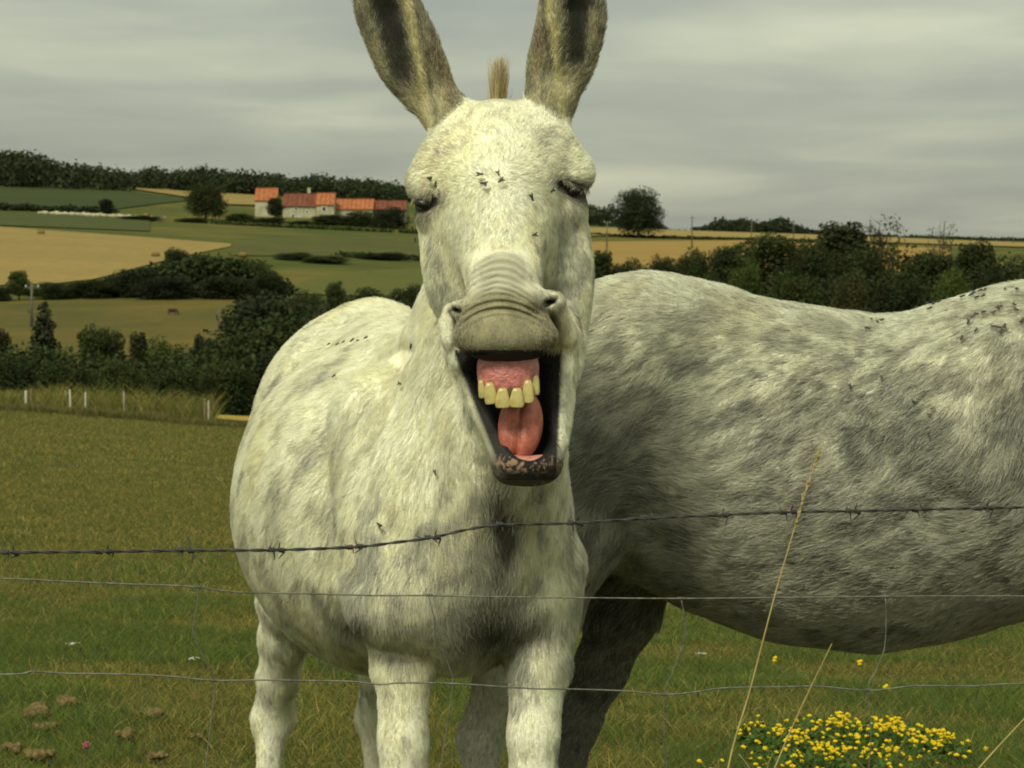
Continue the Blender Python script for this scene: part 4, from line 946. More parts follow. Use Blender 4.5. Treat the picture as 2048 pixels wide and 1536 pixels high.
don1 = empty('donkey', (O1[0], O1[1], 0), 'white donkey facing the camera with its mouth wide open', 'donkey', 'donkeys behind the wire fence')
OFF1 = Vector((-O1[0], -O1[1], 0))
def child(name, me, m, parent=don1, off=OFF1, **kw):
    o = link(name, me, m, parent, **kw); o.location = off; return o
body1 = child('body', me1, M_SKIN)
bvh1 = BVHTree.FromPolygons([tuple(v) for v in V1], [tuple(t) for t in T1])
def hit(bvh, px, py):
    o = Vector((0, 0, HC)); d = Vector(P(px, py, 5.0)) - o; d.normalize(); r = bvh.ray_cast(o, d); return (np.array(r[0]), np.array(r[1])) if r[0] is not None else (None, None)

# coat of donkey one
def ctrl1():
    c = []
    def a(px, py, D, dx, dy, dd, s=.1): c.append((P(px, py, D), (dx, dd, -dy), s))
    for x in (-60, 0, 60): a(1000 + x, 300, 5.0, x / 60 * .7, -1, .2)       # forehead: upwards and outwards above the whorl
    a(900, 340, 5.0, -1, -.3, .1); a(1100, 330, 5.0, 1, -.4, .1); a(1000, 220, 5.1, 0, -1, .6); a(940, 380, 5, -1, 0, 0, .06); a(1060, 380, 5, 1, 0, 0, .06)
    a(1000, 420, 4.98, 0, .6, -.2, .05); a(940, 450, 5, -.5, 1, 0); a(1070, 450, 5, .5, 1, 0); a(1003, 480, 4.95, 0, 1, 0); a(880, 500, 5.05, -.1, 1, .2); a(1130, 500, 5.05, .1, 1, .2)
    a(900, 600, 5.05, 0, 1, .1); a(1150, 620, 5.05, 0, 1, .1); a(1010, 670, 4.85, 0, 1, 0); a(930, 760, 5.05, .15, 1, 0); a(1125, 800, 5.05, 0, 1, 0); a(1050, 940, 4.9, 0, 1, 0)
    a(860, 700, 5.3, -.45, 1, .2, .15); a(940, 850, 5.25, -.1, 1, 0, .15); a(800, 850, 5.35, -.3, 1, .2, .15); a(880, 980, 5.2, .1, 1, 0, .15); a(960, 1000, 5.15, .6, .8, 0, .08); a(1050, 1000, 5.15, -.5, .9, 0, .08); a(1130, 950, 5.2, .1, 1, 0)
    a(900, 1100, 5.1, .6, -.1, 0, .1); a(940, 1130, 5.1, .9, -.3, 0, .08); a(1080, 1120, 5.1, -.7, -.3, 0, .1); a(1000, 1200, 5.15, 0, 1, 0, .1); a(760, 1080, 5.3, -.2, 1, .1, .15); a(1150, 1080, 5.3, .2, 1, .1, .15)
    a(650, 750, 5.9, -.75, 1, .4, .3); a(560, 900, 6.0, -.4, 1, .8, .3); a(550, 1100, 5.9, -.1, .8, .9, .3); a(600, 1250, 5.9, .2, .5, .9, .3); a(750, 650, 6.3, -.5, .6, .8, .3); a(1000, 1330, 5.6, 0, .2, 1, .2)
    for x, D in ((800, 5.4), (1075, 5.4), (550, 6.7), (760, 6.7)):
        for y in (1300, 1450, 1700, 1950): a(x, y, D, 0, 1, .1, .12)
    a(880, 200, 5.1, -.5, -1, 0, .08); a(780, 60, 5.1, -.3, -1, 0, .1); a(1100, 180, 5.1, .3, -1, 0, .08); a(1150, 40, 5.1, .1, -1, 0, .1)
    return c
C1 = ctrl1()
def len1(p):
    px, py = proj(p); D = p[:, 1]; L = np.full(len(p), .024)
    L = np.where(D < 5.22, .015, L); L = np.where((D < 5.22) & (py < 250), .014, L); L = np.where(py > 1350, .014, L); ear_ = (py < 240) & ((px < 880) | (px > 1080)); L = np.where(ear_, .020, L)
    mz = (D < 5.0) & (py > 560); L = np.where(mz, .008, L); wr = np.exp(-((px - 1003) / 55) ** 4) * sstep(484, 505, py) * (D < 5.06); L = L * (1 - .75 * wr)
    L = np.where((px > 930) & (px < 1070) & (py > 960) & (py < 1180) & (D < 5.4) & (D > 5.08), .036, L)
    return L
def wgt1(V, Nn):
    px, py = proj(V); D = V[:, 1]; w = np.ones(len(V)); vd = V - np.array([0, 0, HC]); vd /= np.linalg.norm(vd, axis=1)[:, None]; fc = -(vd * Nn).sum(1)
    w *= np.where(fc > -.25, 1.0, .30); w *= np.where(D < 5.25, 1.9, 1.0); w *= np.where(D > 6.2, .8, 1.0)
    w = np.where(py > 1640, .25 * w, w); w = np.where(np.abs(d1_cav(V)) < .0035, 0, w); w = np.where((D < 5.0) & (py > 560), w * 1.3, w); wrz = np.exp(-((px - 1003) / 64) ** 4) * sstep(484, 505, py) * (1 - sstep(625, 650, py)) * (D < 5.06); w = w * (1 - wrz) ** 2 * np.where(wrz > .8, 0, 1)
    for x_, y_, ro_ in ((845, 409, -.3), (1150, 382, .35)): w = np.where((blob(px, py, x_, y_, 34, 17, ro_) > .40) & (D < 5.2), 0, w)
    w = np.where((D < 5.06) & (py > 890), w * .25, w); w *= 1 + 3 * blob(px, py, 798, 722, 26, 26) * (D > 5.3); return w
def hcol1(p, r):
    c = colour1(p); n = len(c); c = c * (.90 + .2 * r.random(n))[:, None]; lum = c.mean(1)
    sp_ = r.random(n) < .05 * np.clip(1.2 - lum, .2, 1); c[sp_] *= .45
    wh = (r.random(n) < .22) & (lum > .09) & (lum < .45); c[wh] = c[wh] * .4 + CREAM * .5
    return np.clip(c, .004, .92)
W1 = wgt1(V1, N1)
NH1 = int(420000 * HD)
coat1 = coat('coat', V1, N1, T1, W1, NH1, lambda p: flow_field(C1, p), len1, hcol1, M_HAIR, don1, 5); coat1.location = OFF1

# hooves
M_HOOF = mat('hoof horn', (0.07, 0.06, 0.045), .6, .3, .4, 30)
def hoof(c, parent, off, r=.05, ang=0.0):
    n = 12; V = []; 
    for z, rr_, sh in ((.085, .80, .025), (.05, .95, .01), (0.0, 1.15, 0)):
        for i in range(n): t = 2 * math.pi * i / n; V.append([math.cos(t) * r * rr_ , math.sin(t) * r * rr_ * 1.15 + sh, z])
    V = np.array(V); ca, sa = math.cos(ang), math.sin(ang); V[:, :2] = V[:, :2] @ np.array([[ca, sa], [-sa, ca]]); V += np.asarray(c)
    Qd = [[k * n + i, (k + 1) * n + i, (k + 1) * n + (i + 1) % n, k * n + (i + 1) % n] for k in range(2) for i in range(n)]
    caps = np.array([list(range(n)), list(range(2 * n, 3 * n))[::-1]])
    return child('hoof', mesh_np('hoof', V, [np.array(Qd), caps], True), M_HOOF, parent, off)
for px, D in ((806, 5.42), (1060, 5.42), (530, 6.78), (748, 6.78)):
    x = (px - 1024) / F * D; hoof((x, D, float(terrain(x, D)) - .005), don1, OFF1)
# gums, tongue, teeth
M_GUM = mat('wet gum', (0.62, 0.22, 0.20), .30, .6, .40, 75, .35, 130, sss=.15); M_TONGUE = mat('wet tongue', (0.58, 0.17, 0.12), .30, .6, .35, 55, .35, 260, sss=.15)
M_TOOTH = mat('stained ivory', (0.54, 0.47, 0.20), .32, .5, 0.0, 55, .1, 200, color2=(0.40, 0.32, 0.11)); M_TARTAR = mat('tooth tartar', (0.07, 0.055, 0.02), .7, .2)
def warped(c, r, fn, nu=28, nv=18, R=None):
    V, fs = sphere_np((0, 0, 0), (1, 1, 1), nu, nv); V = fn(V) * np.asarray(r); V = V + np.asarray(c); return V, fs
def gumf(V):
    V = V.copy(); V[:, :] = np.sign(V) * np.abs(V) ** .72; V[:, 1] += .35 * V[:, 0] ** 2; V[:, 2] += .10 * np.sin(V[:, 0] * 9) * (V[:, 2] < 0); V[:, 0] *= 1 + .04 * V[:, 2]; return V
V, fs = warped(P(1016, 746, 4.921), (.0615, .045, .050), gumf, 40, 24); child('gum', mesh_np('gum', V, fs, True), M_GUM, label='pink upper gum above the six front teeth')
def tooth_mesh(w, h, d, seed):
    r = np.random.default_rng(seed); V = []; n = 12; lv = [(-.0, .50), (.2, .80), (.5, .98), (.82, 1.12), (.96, 1.02), (1.0, .80)]
    for t, s in lv:
        for i in range(n):
            a = 2 * math.pi * i / n; cx, sy = math.cos(a), math.sin(a); cx = math.copysign(abs(cx) ** .6, cx); sy = math.copysign(abs(sy) ** .6, sy)
            V.append([cx * w / 2 * s, sy * d / 2 * (1 - .35 * t) - d * .3 * t * (1 - t), -h * t])
    Qd = [[k * n + i, k * n + (i + 1) % n, (k + 1) * n + (i + 1) % n, (k + 1) * n + i] for k in range(len(lv) - 1) for i in range(n)]
    return mesh_np('tooth', np.array(V), [np.array(Qd), np.array([list(range(n))[::-1], list(range(5 * n, 6 * n))])], True)
for i, (x0, y0, x1, y1, D, w) in enumerate(((962, 760, 968, 796, 4.905, .015), (978, 765, 984, 808, 4.885, .021), (1005, 776, 1006, 816, 4.876, .0235), (1034, 776, 1033, 815, 4.876, .0235), (1056, 760, 1056, 806, 4.884, .019), (1072, 750, 1070, 790, 4.905, .014))):
    a_, b_ = P(x0, y0, D), P(x1, y1, D - .004); h = np.linalg.norm(b_ - a_); me = tooth_mesh(w * 1.16, h, .013, i); me.materials.append(M_TOOTH)
    o = link('tooth', me, None, don1); o.location = Vector(a_) + OFF1; o.rotation_euler = (0, math.atan2(-(b_ - a_)[0], h), 0)
V, fs = sphere_np(P(1021, 786, 4.878), (.0085, .006, .011), 10, 7); child('tartar', mesh_np('tartar', V, fs, True), M_TARTAR, label='brown tartar between the middle teeth')
V, fs = warped(P(1016, 787, 4.899), (.055, .016, .022), lambda V: np.stack([V[:, 0], V[:, 1] + .9 * V[:, 0] ** 2, V[:, 2] + .45 * V[:, 0] ** 2], 1), 20, 10); child('tartar', mesh_np('tartar', V, fs, True), M_TARTAR)
def tongf(V):
    V = V.copy(); V[:, 1] += .50 * np.exp(-((V[:, 0] + .05 - .12 * V[:, 2]) / .10) ** 2) * (V[:, 1] < 0) + .16 * np.exp(-((V[:, 0] + .45) / .14) ** 2) * (V[:, 1] < 0); V[:, 0] += .10 * V[:, 2]; V[:, 1] += -.3 * np.clip(-V[:, 2], 0, 1); return V
V, fs = warped(P(1041, 850, 4.950), (.0445, .036, .072), tongf, 40, 28); child('tongue', mesh_np('tongue', V, fs, True), M_TONGUE, label='red grooved tongue inside the open mouth')
V, fs = warped(P(1052, 917, 4.925), (.037, .026, .013), lambda V: np.stack([V[:, 0], V[:, 1], V[:, 2] + .9 * V[:, 0] ** 2 - .6], 1), 24, 14); child('gum', mesh_np('gum', V, fs, True), mat('pale gum', (0.55, 0.25, 0.20), .4, .5, .3, 50, .15, 150, sss=.15), label='pale pink lower gum inside the lip')
# eyes: nearly shut, dark wet line under the brow, lashes
M_EYE = mat('dark wet eye', (0.006, 0.005, 0.005), .35, .4)
for (x, y, ro) in ((850, 409, .28), (1147, 382, -.36)):
    hp, hn = hit(bvh1, x, y)
    if hp is None: hp = P(x, y, 5.06)
    R = np.array(Matrix.Rotation(ro, 3, 'Y')); V, fs = sphere_np(hp + [0, .004, 0], (.023, .017, .0125), 18, 10, R); child('eye', mesh_np('eye', V, fs, True), M_EYE)
def tuft(name, roots, dirs, L, rad, cols, parent=don1, off=OFF1, seed=1, k=5, bend=(0, 0, -.3), jit=.12, label=None, m=None):
    r = np.random.default_rng(seed); n = len(roots); d = dirs + r.normal(size=(n, 3)) * jit; d /= np.linalg.norm(d, axis=1)[:, None]; pos = np.empty((n, k, 3)); cur = roots.copy(); L = L * (.65 + .5 * r.random(n))
    for i in range(k): pos[:, i] = cur; cur = cur + d * (L / (k - 1))[:, None]; d = d + np.array(bend) * .3; d /= np.linalg.norm(d, axis=1)[:, None]
    o = hair_obj(name, pos, rad * (.7 + .6 * r.random(n))[:, None] * np.linspace(1, .2, k)[None], cols, m or M_HAIR, parent, label=label); o.location = off; return o
r = np.random.default_rng(12)
rt = []; 
for (xa, ya, xb, yb) in ((818, 405, 868, 392), (1122, 362, 1182, 386)):
    for t_ in r.random(90):
        h_ = hit(bvh1, xa + (xb - xa) * t_, ya + (yb - ya) * t_ - 4 + r.normal() * 2)[0]
        if h_ is not None: rt.append((h_, -1 if xa < 1000 else 1))
rp = np.array([a[0] for a in rt]); sg = np.array([a[1] for a in rt])
tuft('eyelashes', rp, np.stack([sg * .35, np.full(len(rp), -.9), np.full(len(rp), -.45)], 1), np.full(len(rp), .021), .0005, np.tile(np.array([.45, .43, .30]), (len(rp), 1)) * (.2 + .9 * r.random((len(rp), 1))), bend=(0, 0, -1), seed=3)
# mane: upright crest seen end on between the ears
n = 1700; t_ = r.random(n) ** 2; cr0, cr1 = P(994, 256, 5.24), P(985, 420, 5.50); roots = cr0 * (1 - t_)[:, None] + cr1 * t_[:, None] + r.normal(size=(n, 3)) * [.0040, .01, .004]
cm = lerp3(np.tile(np.array([.60, .50, .26]), (n, 1)), (.12, .10, .06), (r.random(n) < .35) * .8)
tuft('mane', roots, np.stack([r.normal(size=n) * .05 + .03, np.zeros(n), np.ones(n)], 1), np.full(n, .138), .0008, cm, bend=(0.03, 0, 0), jit=.04, seed=4, label='upright tan mane tuft between the ears')
# tail
def tail(root, parent, off, dx, label=None):
    p0 = np.array(root); pts = smooth_path([p0, p0 + [dx * .3, .07, -.06], p0 + [dx * .5, .09, -.35], p0 + [dx * .45, .08, -.6]], 5); V, fs = tube_np(pts, np.linspace(.032, .012, len(pts)), 8)
    me = mesh_np('tail', V, fs, True); vcol(me, np.tile(CREAM * .7, (len(V), 1))); tl = child('tail', me, M_SKIN, parent, off)
    r = np.random.default_rng(3); n = 900; rt_ = pts[-5:][r.integers(0, 5, n)] + r.normal(size=(n, 3)) * .008; o = tuft('tassel', rt_, np.tile([0, 0, -1.0], (n, 1)), np.full(n, .26), .0007, np.tile(GREY, (n, 1)) * (.4 + r.random((n, 1))), tl, (0, 0, 0), jit=.1)
tail(b1(1.63, 0, 1.30), don1, OFF1, -.1)
# ------------------------------------------------------------------ donkey two, side on, head out of the picture to the right
d2 = SDF(); E2 = lambda px, py, D, r, k=.06: d2.ell(P(px, py, D), (r[0], r[1], r[2]), None, k)
E2(1290, 753, 6.15, (.33, .29, .243)); E2(1240, 900, 6.12, (.25, .28, .28)); E2(1480, 900, 6.1, (.42, .32, .36), .08); E2(1720, 964, 6.05, (.60, .37, .400), .10); E2(2080, 888, 5.95, (.42, .31, .385), .10)
E2(2240, 900, 5.9, (.28, .27, .34), .08)
d2.cone(P(1300, 660, 6.15), .115, P(1420, 665, 6.12), .09, .06)
for s, D in ((-1, 5.98), (1, 6.28)): pass
# near hind leg (steps back, pale) and far hind leg (dark, in the shade)
d2.chain([(P(1140, 870, 6.02), .20), (P(1120, 1060, 5.98), .135), (P(1075, 1230, 5.98), .088), (P(1010, 1350, 6.02), .064), (P(962, 1475, 6.05), .056)], .05)
d2.chain([(P(962, 1475, 6.05), .054), (P(966, 1560, 6.04), .036), (P(972, 1720, 6.02), .031), (P(975, Z(.13, 6.0), 6.0), .037)], .02)
d2.chain([(P(1240, 900, 6.3), .19), (P(1262, 1100, 6.3), .125), (P(1248, 1220, 6.3), .088), (P(1200, 1340, 6.32), .062), (P(1150, 1450, 6.34), .048), (P(1136, 1520, 6.34), .044)], .04)
d2.chain([(P(1136, 1520, 6.34), .040), (P(1134, 1600, 6.33), .032), (P(1138, 1730, 6.3), .030), (P(1140, Z(.10, 6.3), 6.3), .036)], .02)
# shoulders, front legs
d2.cone(P(2180, 800, 5.78), .15, P(2260, 1030, 5.76), .12, .06); d2.cone(P(2180, 800, 6.05), .15, P(2260, 1030, 6.06), .12, .06)
for px, D in ((2235, 5.77), (2290, 6.04)): d2.chain([(P(px, 1080, D), .105), (P(px, 1280, D), .07), (P(px, Z(.42, D), D), .052), (P(px, Z(.30, D), D), .033), (P(px, Z(.13, D), D), .034)], .03)
# neck lowered, head grazing low out of frame
d2.chain([(P(2250, 820, 5.9), .23), (P(2480, 940, 5.86), .155), (P(2640, 1080, 5.82), .12)], .07); d2.ell(P(2690, 1150, 5.8), (.12, .10, .14), None, .05)
d2.chain([(P(2690, 1150, 5.8), .105), (P(2740, 1330, 5.78), .085), (P(2765, 1440, 5.77), .068)], .04); d2.ell(P(2770, 1470, 5.77), (.068, .06, .05), None, .03)
for D, dd in ((5.74, -.03), (5.88, .03)): d2.cone(P(2620, 1070, D), .035, P(2520, 960, D + dd), .045, .03, sq=(1, .55, 1)); d2.cone(P(2520, 960, D + dd), .045, P(2440, 880, D + dd * 1.5), .012, .02, sq=(1, .55, 1))
O2 = P(1700, 480, 6.05); OFF2 = Vector((-O2[0], -O2[1], 0))
det2 = lambda p: (fbm(p * 8 + 3, 2) - .5) * 0.014
me2, V2, N2, T2 = skin('donkey skin', d2, 0.016, (), det2)
def colour2(p): return np.clip(colour2a(p) * [.92, .93, .98], .004, .85)
def colour2a(p):
    px, py = proj(p); D = p[:, 1]; t_ = np.stack([(p[:, 0] * .82 + p[:, 2] * .57) * .6, p[:, 1], p[:, 2] * .82 - p[:, 0] * .57], 1); n1 = dapple(t_, 15, 60); n2 = dapple(t_, 40, 19); n3 = fbm(p * [40, 60, 70] + 4, 2)
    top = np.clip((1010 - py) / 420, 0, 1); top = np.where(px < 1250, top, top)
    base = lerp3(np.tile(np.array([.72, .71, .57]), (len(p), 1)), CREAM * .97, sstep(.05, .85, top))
    g = np.clip(sstep(.47, .62, n1) * .5 + sstep(.48, .60, n2) * .7, 0, 1) * (1 - .55 * sstep(.55, 1, top))
    g = np.clip(g + blob(px, py, 1225, 850, 110, 130) * .6 + blob(px, py, 1200, 980, 80, 90) * .7 + blob(px, py, 1960, 900, 120, 110) * .25 + blob(px, py, 2040, 860, 40, 50) * .6 + blob(px, py, 1170, 780, 40, 60) * .4, 0, 1)
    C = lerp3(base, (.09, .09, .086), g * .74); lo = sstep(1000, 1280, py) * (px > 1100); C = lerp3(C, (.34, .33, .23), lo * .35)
    dots = sstep(.70, .76, fbm(p * 55 + 8, 2)) * (px > 1500); C = lerp3(C, (.05, .05, .045), dots * .7)
    yel = sstep(.55, .7, fbm(p * 7 + 90, 2)) * top; C = lerp3(C, (.72, .65, .42), yel * .22)
    fl = (D > 6.18) & (py > 1050) & (px < 1420); C = np.where(fl[:, None], C * .36, C)  # shade on the far hind leg painted into its coat colour
    st = (py > 1250) & (px < 1120) & (D < 6.2); C = np.where(st[:, None], lerp3(C, (.80, .78, .62), np.full(len(p), .8)), C)
    return np.clip(C, .004, .85)
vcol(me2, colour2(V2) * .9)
don2 = empty('donkey', (O2[0], O2[1], 0), 'dapple grey donkey side on with its head beyond the right border', 'donkey', 'donkeys behind the wire fence')
child('body', me2, M_SKIN, don2, OFF2)
bvh2 = BVHTree.FromPolygons([tuple(v) for v in V2], [tuple(t) for t in T2])
def flow2(p):
    c = [(P(1300, 560, 6), (-.9, 0, -.15), .3), (P(1700, 640, 6), (-.95, 0, -.35), .3), (P(2000, 600, 6), (-.8, 0, -.6), .3), (P(1250, 800, 5.9), (-.8, 0, -.75), .3), (P(1500, 800, 5.8), (-.9, 0, -.6), .3), (P(1800, 850, 5.7), (-.8, 0, -.75), .3),
         (P(2050, 850, 5.7), (-.3, 0, -1), .3), (P(1350, 1000, 5.8), (-.9, 0, .35), .3), (P(1600, 1050, 5.7), (-1, 0, -.25), .3), (P(1850, 1100, 5.7), (-1, 0, .1), .3), (P(1700, 1280, 5.9), (-1, 0, -.1), .3), (P(1230, 1050, 5.9), (-.3, 0, -1), .2), (P(1150, 1200, 6), (-.3, 0, -1), .2), (P(1100, 1450, 6), (0, 0, -1), .2), (P(2235, 1500, 5.8), (0, 0, -1), .3)]
    return flow_field(c, p)
def len2(p): px, py = proj(p); return np.where((py > 1250) & (px < 1330), .014, .027)
vd = V2 - np.array([0, 0, HC]); vd /= np.linalg.norm(vd, axis=1)[:, None]; fc = -(vd * N2).sum(1); pxx, pyy = proj(V2)
W2 = np.where(fc > -.25, 1.0, .3) * np.where(pxx > 2150, .45, 1.0) * np.where(pyy > 1640, .25, 1.0) * np.where(pyy < 700, 1.3, 1.0)
def hcol2(p, r):
    c = colour2(p); n = len(c); c = c * (.85 + .3 * r.random(n))[:, None]; lum = c.mean(1); a = r.random(n) < .10; c[a] *= .35
    wh = (r.random(n) < .30) & (lum > .09) & (lum < .5); c[wh] = c[wh] * .4 + CREAM * .48; return np.clip(c, .004, .92)
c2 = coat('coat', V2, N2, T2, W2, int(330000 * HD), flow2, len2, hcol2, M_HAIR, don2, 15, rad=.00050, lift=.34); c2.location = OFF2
for px, D in ((975, 6.0), (1140, 6.3), (2235, 5.77), (2290, 6.04)):
    x = (px - 1024) / F * D; hoof((x, D, float(terrain(x, D)) - .005), don2, OFF2, ang=1.57)
for x, y, D in ((2700, 1180, 5.69), (2700, 1180, 5.91)):
    V, fs = sphere_np(P(x, y, D), (.02, .012, .014), 12, 8); child('eye', mesh_np('eye', V, fs, True), M_EYE, don2, OFF2)
n = 1600; t_ = r.random(n); roots = P(2250, 560, 5.9) * (1 - t_)[:, None] + P(2600, 960, 5.82) * t_[:, None] + r.normal(size=(n, 3)) * [.01, .012, .01]
tuft('mane', roots, np.stack([np.full(n, .2), np.zeros(n), np.ones(n)], 1), np.full(n, .09), .0008, np.tile(GREY, (n, 1)) * (.5 + r.random((n, 1))), don2, OFF2, jit=.1, seed=8)
tail(P(1010, 760, 6.2), don2, OFF2, -.1)

# ------------------------------------------------------------------ flies
def fly_meshes():
    a = join_np([sphere_np((0, .0026, .0016), (.0011, .0024, .0011), 8, 6), sphere_np((0, -.0006, .0018), (.0013, .0015, .0013), 8, 6), sphere_np((0, -.0026, .0017), (.0011, .0009, .0010), 8, 6)]
        + [tube_np(np.array([[s * .0008, y, .0012], [s * .0024, y * 1.5, .0018], [s * .0032, y * 1.9, 0]]), .00016, 4) for s in (-1, 1) for y in (-.0014, 0, .0014)])
    body = mesh_np('fly', a[0], a[1], True); wv = []
    for s in (-1, 1): V, fs = sphere_np((s * .0014, .0030, .0030), (.0011, .0034, .00012), 8, 5, np.array(Matrix.Rotation(s * -.35, 3, 'Z'))); wv.append((V, fs))
    w = join_np(wv); return body, mesh_np('wings', w[0], w[1], True)
fb, fw = fly_meshes(); fb.materials.append(mat('black fly body', (.012, .012, .012), .4, .4)); fw.materials.append(mat('smoky fly wing', (.07, .065, .05), .3, .5, trans=.3))
def fly(bvh, px, py, label, group, sc=1.65, lift=.011):
    h, nrm = hit(bvh, px, py)
    if h is None: return
    z = Vector(nrm); tt = Vector((random.gauss(0, 1), random.gauss(0, .3), random.gauss(0, 1))); x = tt.cross(z).normalized(); y = z.cross(x)
    o = empty('fly', Vector(h) + z * lift, label, 'fly', group); o.rotation_euler = Matrix((x, y, z)).transposed().to_euler(); s = sc * random.uniform(.85, 1.15); o.scale = (s, s, s)
    link('body', fb, None, o); link('wings', fw, None, o)
G1 = 'flies on the braying donkey'
for px, py, lab in ((866, 357, 'black fly on the brow above the left hand eye'), (884, 369, 'black fly between the left hand brow and the forehead'), (966, 353, 'upper left fly of the four on the forehead'), (998, 353, 'upper right fly of the four on the forehead'), (970, 371, 'lower left fly of the four on the forehead'), (1001, 366, 'lower right fly of the four on the forehead'),
    (1093, 384, 'black fly just left of the right hand eye'), (1056, 400, 'black fly on the forehead below the one by the right hand eye'), (1058, 473, 'single black fly on the nose bridge'), (843, 478, 'upper fly on the edge of the left hand cheek'), (842, 497, 'lower fly on the edge of the left hand cheek'), (838, 455, 'fly under the left hand eye at the face edge'), (1169, 420, 'fly at the face edge below the right hand eye'),
    (834, 694, 'upper fly on the neck left of the muzzle'), (810, 770, 'lower fly on the neck left of the mouth'), (1147, 837, 'upper fly right of the lower jaw'), (1151, 882, 'middle fly right of the lower jaw'), (1156, 901, 'lower fly right of the lower jaw'), (879, 946, 'fly on the breast left of the chin'), (672, 761, 'fly on the shoulder of the braying donkey'), (765, 1050, 'fly low on the shoulder of the braying donkey')):
    fly(bvh1, px, py, lab, G1)
ORD = ['leftmost', 'second', 'third', 'fourth', 'fifth', 'sixth', 'seventh', 'eighth', 'ninth', 'tenth', 'eleventh', 'twelfth', 'thirteenth', 'fourteenth', 'fifteenth', 'sixteenth', 'seventeenth', 'eighteenth', 'nineteenth', 'twentieth', 'twenty first', 'twenty second', 'twenty third', 'twenty fourth', 'twenty fifth']
for k in range(6): fly(bvh1, 662 + k * 15 + random.gauss(0, 2), 698 - k * 2.5 + random.gauss(0, 1), ORD[k] + (' fly' if k == 0 else ' fly from the left') + ' in the row along the back of the braying donkey', 'flies in a row on the back of the braying donkey', 1.35)
G2 = 'flies on the back of the grey donkey'
for k, (px, py) in enumerate(sorted(((1718, 626), (1734, 628), (1753, 624), (1765, 650), (1742, 648), (1755, 654), (1733, 666), (1833, 626), (1857, 618), (1872, 617), (1882, 613), (1862, 627)))): fly(bvh2, px, py, ORD[k] + (' fly' if k == 0 else ' fly from the left') + ' on the middle of the grey donkey back', G2, 1.6)
for k, (px, py) in enumerate(sorted(((1930, 602), (1945, 600), (1952, 595), (1962, 592), (1972, 590), (1958, 604), (1968, 602), (2012, 588), (2034, 588), (1957, 636), (1971, 632), (1950, 640), (1990, 632), (1998, 626), (2003, 622), (2030, 618), (2034, 628), (1990, 660), (2000, 662), (2010, 658), (2004, 668), (1955, 668), (1926, 684), (1940, 652), (2044, 650)))): fly(bvh2, px, py, ORD[k] + (' fly' if k == 0 else ' fly from the left') + ' in the crowd on the grey donkey withers', 'flies on the withers of the grey donkey', 1.6)
for k, (px, py) in enumerate(sorted(((1828, 807), (1858, 832), (1865, 820), (1858, 870), (1700, 780), (1762, 760)))): fly(bvh2, px, py, ORD[k] + (' fly' if k == 0 else ' fly from the left') + ' on the flank of the grey donkey', 'flies on the flank of the grey donkey', 1.4)

# ------------------------------------------------------------------ fence
M_WIRE = mat('dull galvanised wire', (0.20, 0.205, 0.17), .55, .5, .5, 60, .2, 300, metallic=.5); M_BARB = mat('dark weathered barbed wire', (0.06, 0.06, 0.055), .6, .4, .4, 60, metallic=.4)
def wD(px, off=0.0): return 4.02 + .00022 * px + off
bp = [(-400, 1108), (-150, 1107), (0, 1105), (210, 1103), (370, 1101), (550, 1100), (710, 1094), (790, 1085), (865, 1075), (930, 1060), (1000, 1050), (1150, 1046), (1300, 1036), (1440, 1030), (1575, 1024), (1705, 1022), (1840, 1019), (1970, 1016), (2200, 1012), (2450, 1010)]
ctr = smooth_path([P(a, b, wD(a)) for a, b in bp], 40); sl = np.concatenate([[0], np.cumsum(np.linalg.norm(np.diff(ctr, axis=0), axis=1))])
bw = empty('barbed_wire', tuple(ctr[0]), 'twisted barbed wire stretched along the top of the fence', 'barbed wire'); b0 = ctr[0]
for ph in (0, math.pi):
    a_ = sl / .034 * math.pi + ph; sp_ = ctr - b0 + np.stack([np.zeros(len(sl)), np.cos(a_) * .0014, np.sin(a_) * .0014], 1); V, fs = tube_np(sp_, .0016, 6); link('strand', mesh_np('strand', V, fs, True), M_BARB, bw)
def barb(seed):
    r = np.random.default_rng(seed); parts = []
    for s in (-1, 1):
        c = np.array([[s * .004 + s * t * .005, math.cos(t * 9) * .0034, math.sin(t * 9) * .0034] for t in np.linspace(0, 1.9, 15)]); parts.append(tube_np(c, .0017, 5))
        for e_, d in ((c[0], 1), (c[-1], -1)):
            ang = r.normal() * .5; tip = e_ + np.array([math.sin(ang) * .016, -.006 * d, math.cos(ang) * .017 * d * s]); parts.append(tube_np(np.array([e_, (e_ + tip) / 2, tip]), [.0014, .0013, .0004], 5))
    V, fs = join_np(parts); me = mesh_np('barb', V, fs, True); me.materials.append(M_BARB); return me
bms = [barb(i) for i in range(4)]
for i, px in enumerate((-320, -140, 22, 210, 370, 552, 710, 865, 1010, 1150, 1300, 1440, 1577, 1705, 1840, 1970, 2110, 2250, 2380)):
    py = np.interp(px, [q[0] for q in bp], [q[1] for q in bp]); o = link('barb', bms[i % 4], None, bw); o.location = P(px, py, wD(px)) - b0; o.rotation_euler = (random.uniform(-1, 1), random.uniform(-.1, .1), 0)
wf = empty('wire_fence', tuple(P(0, 1157, wD(0))), 'galvanised stock fence of two visible line wires joined by thin stay wires', 'wire fence'); w0 = P(0, 1157, wD(0))
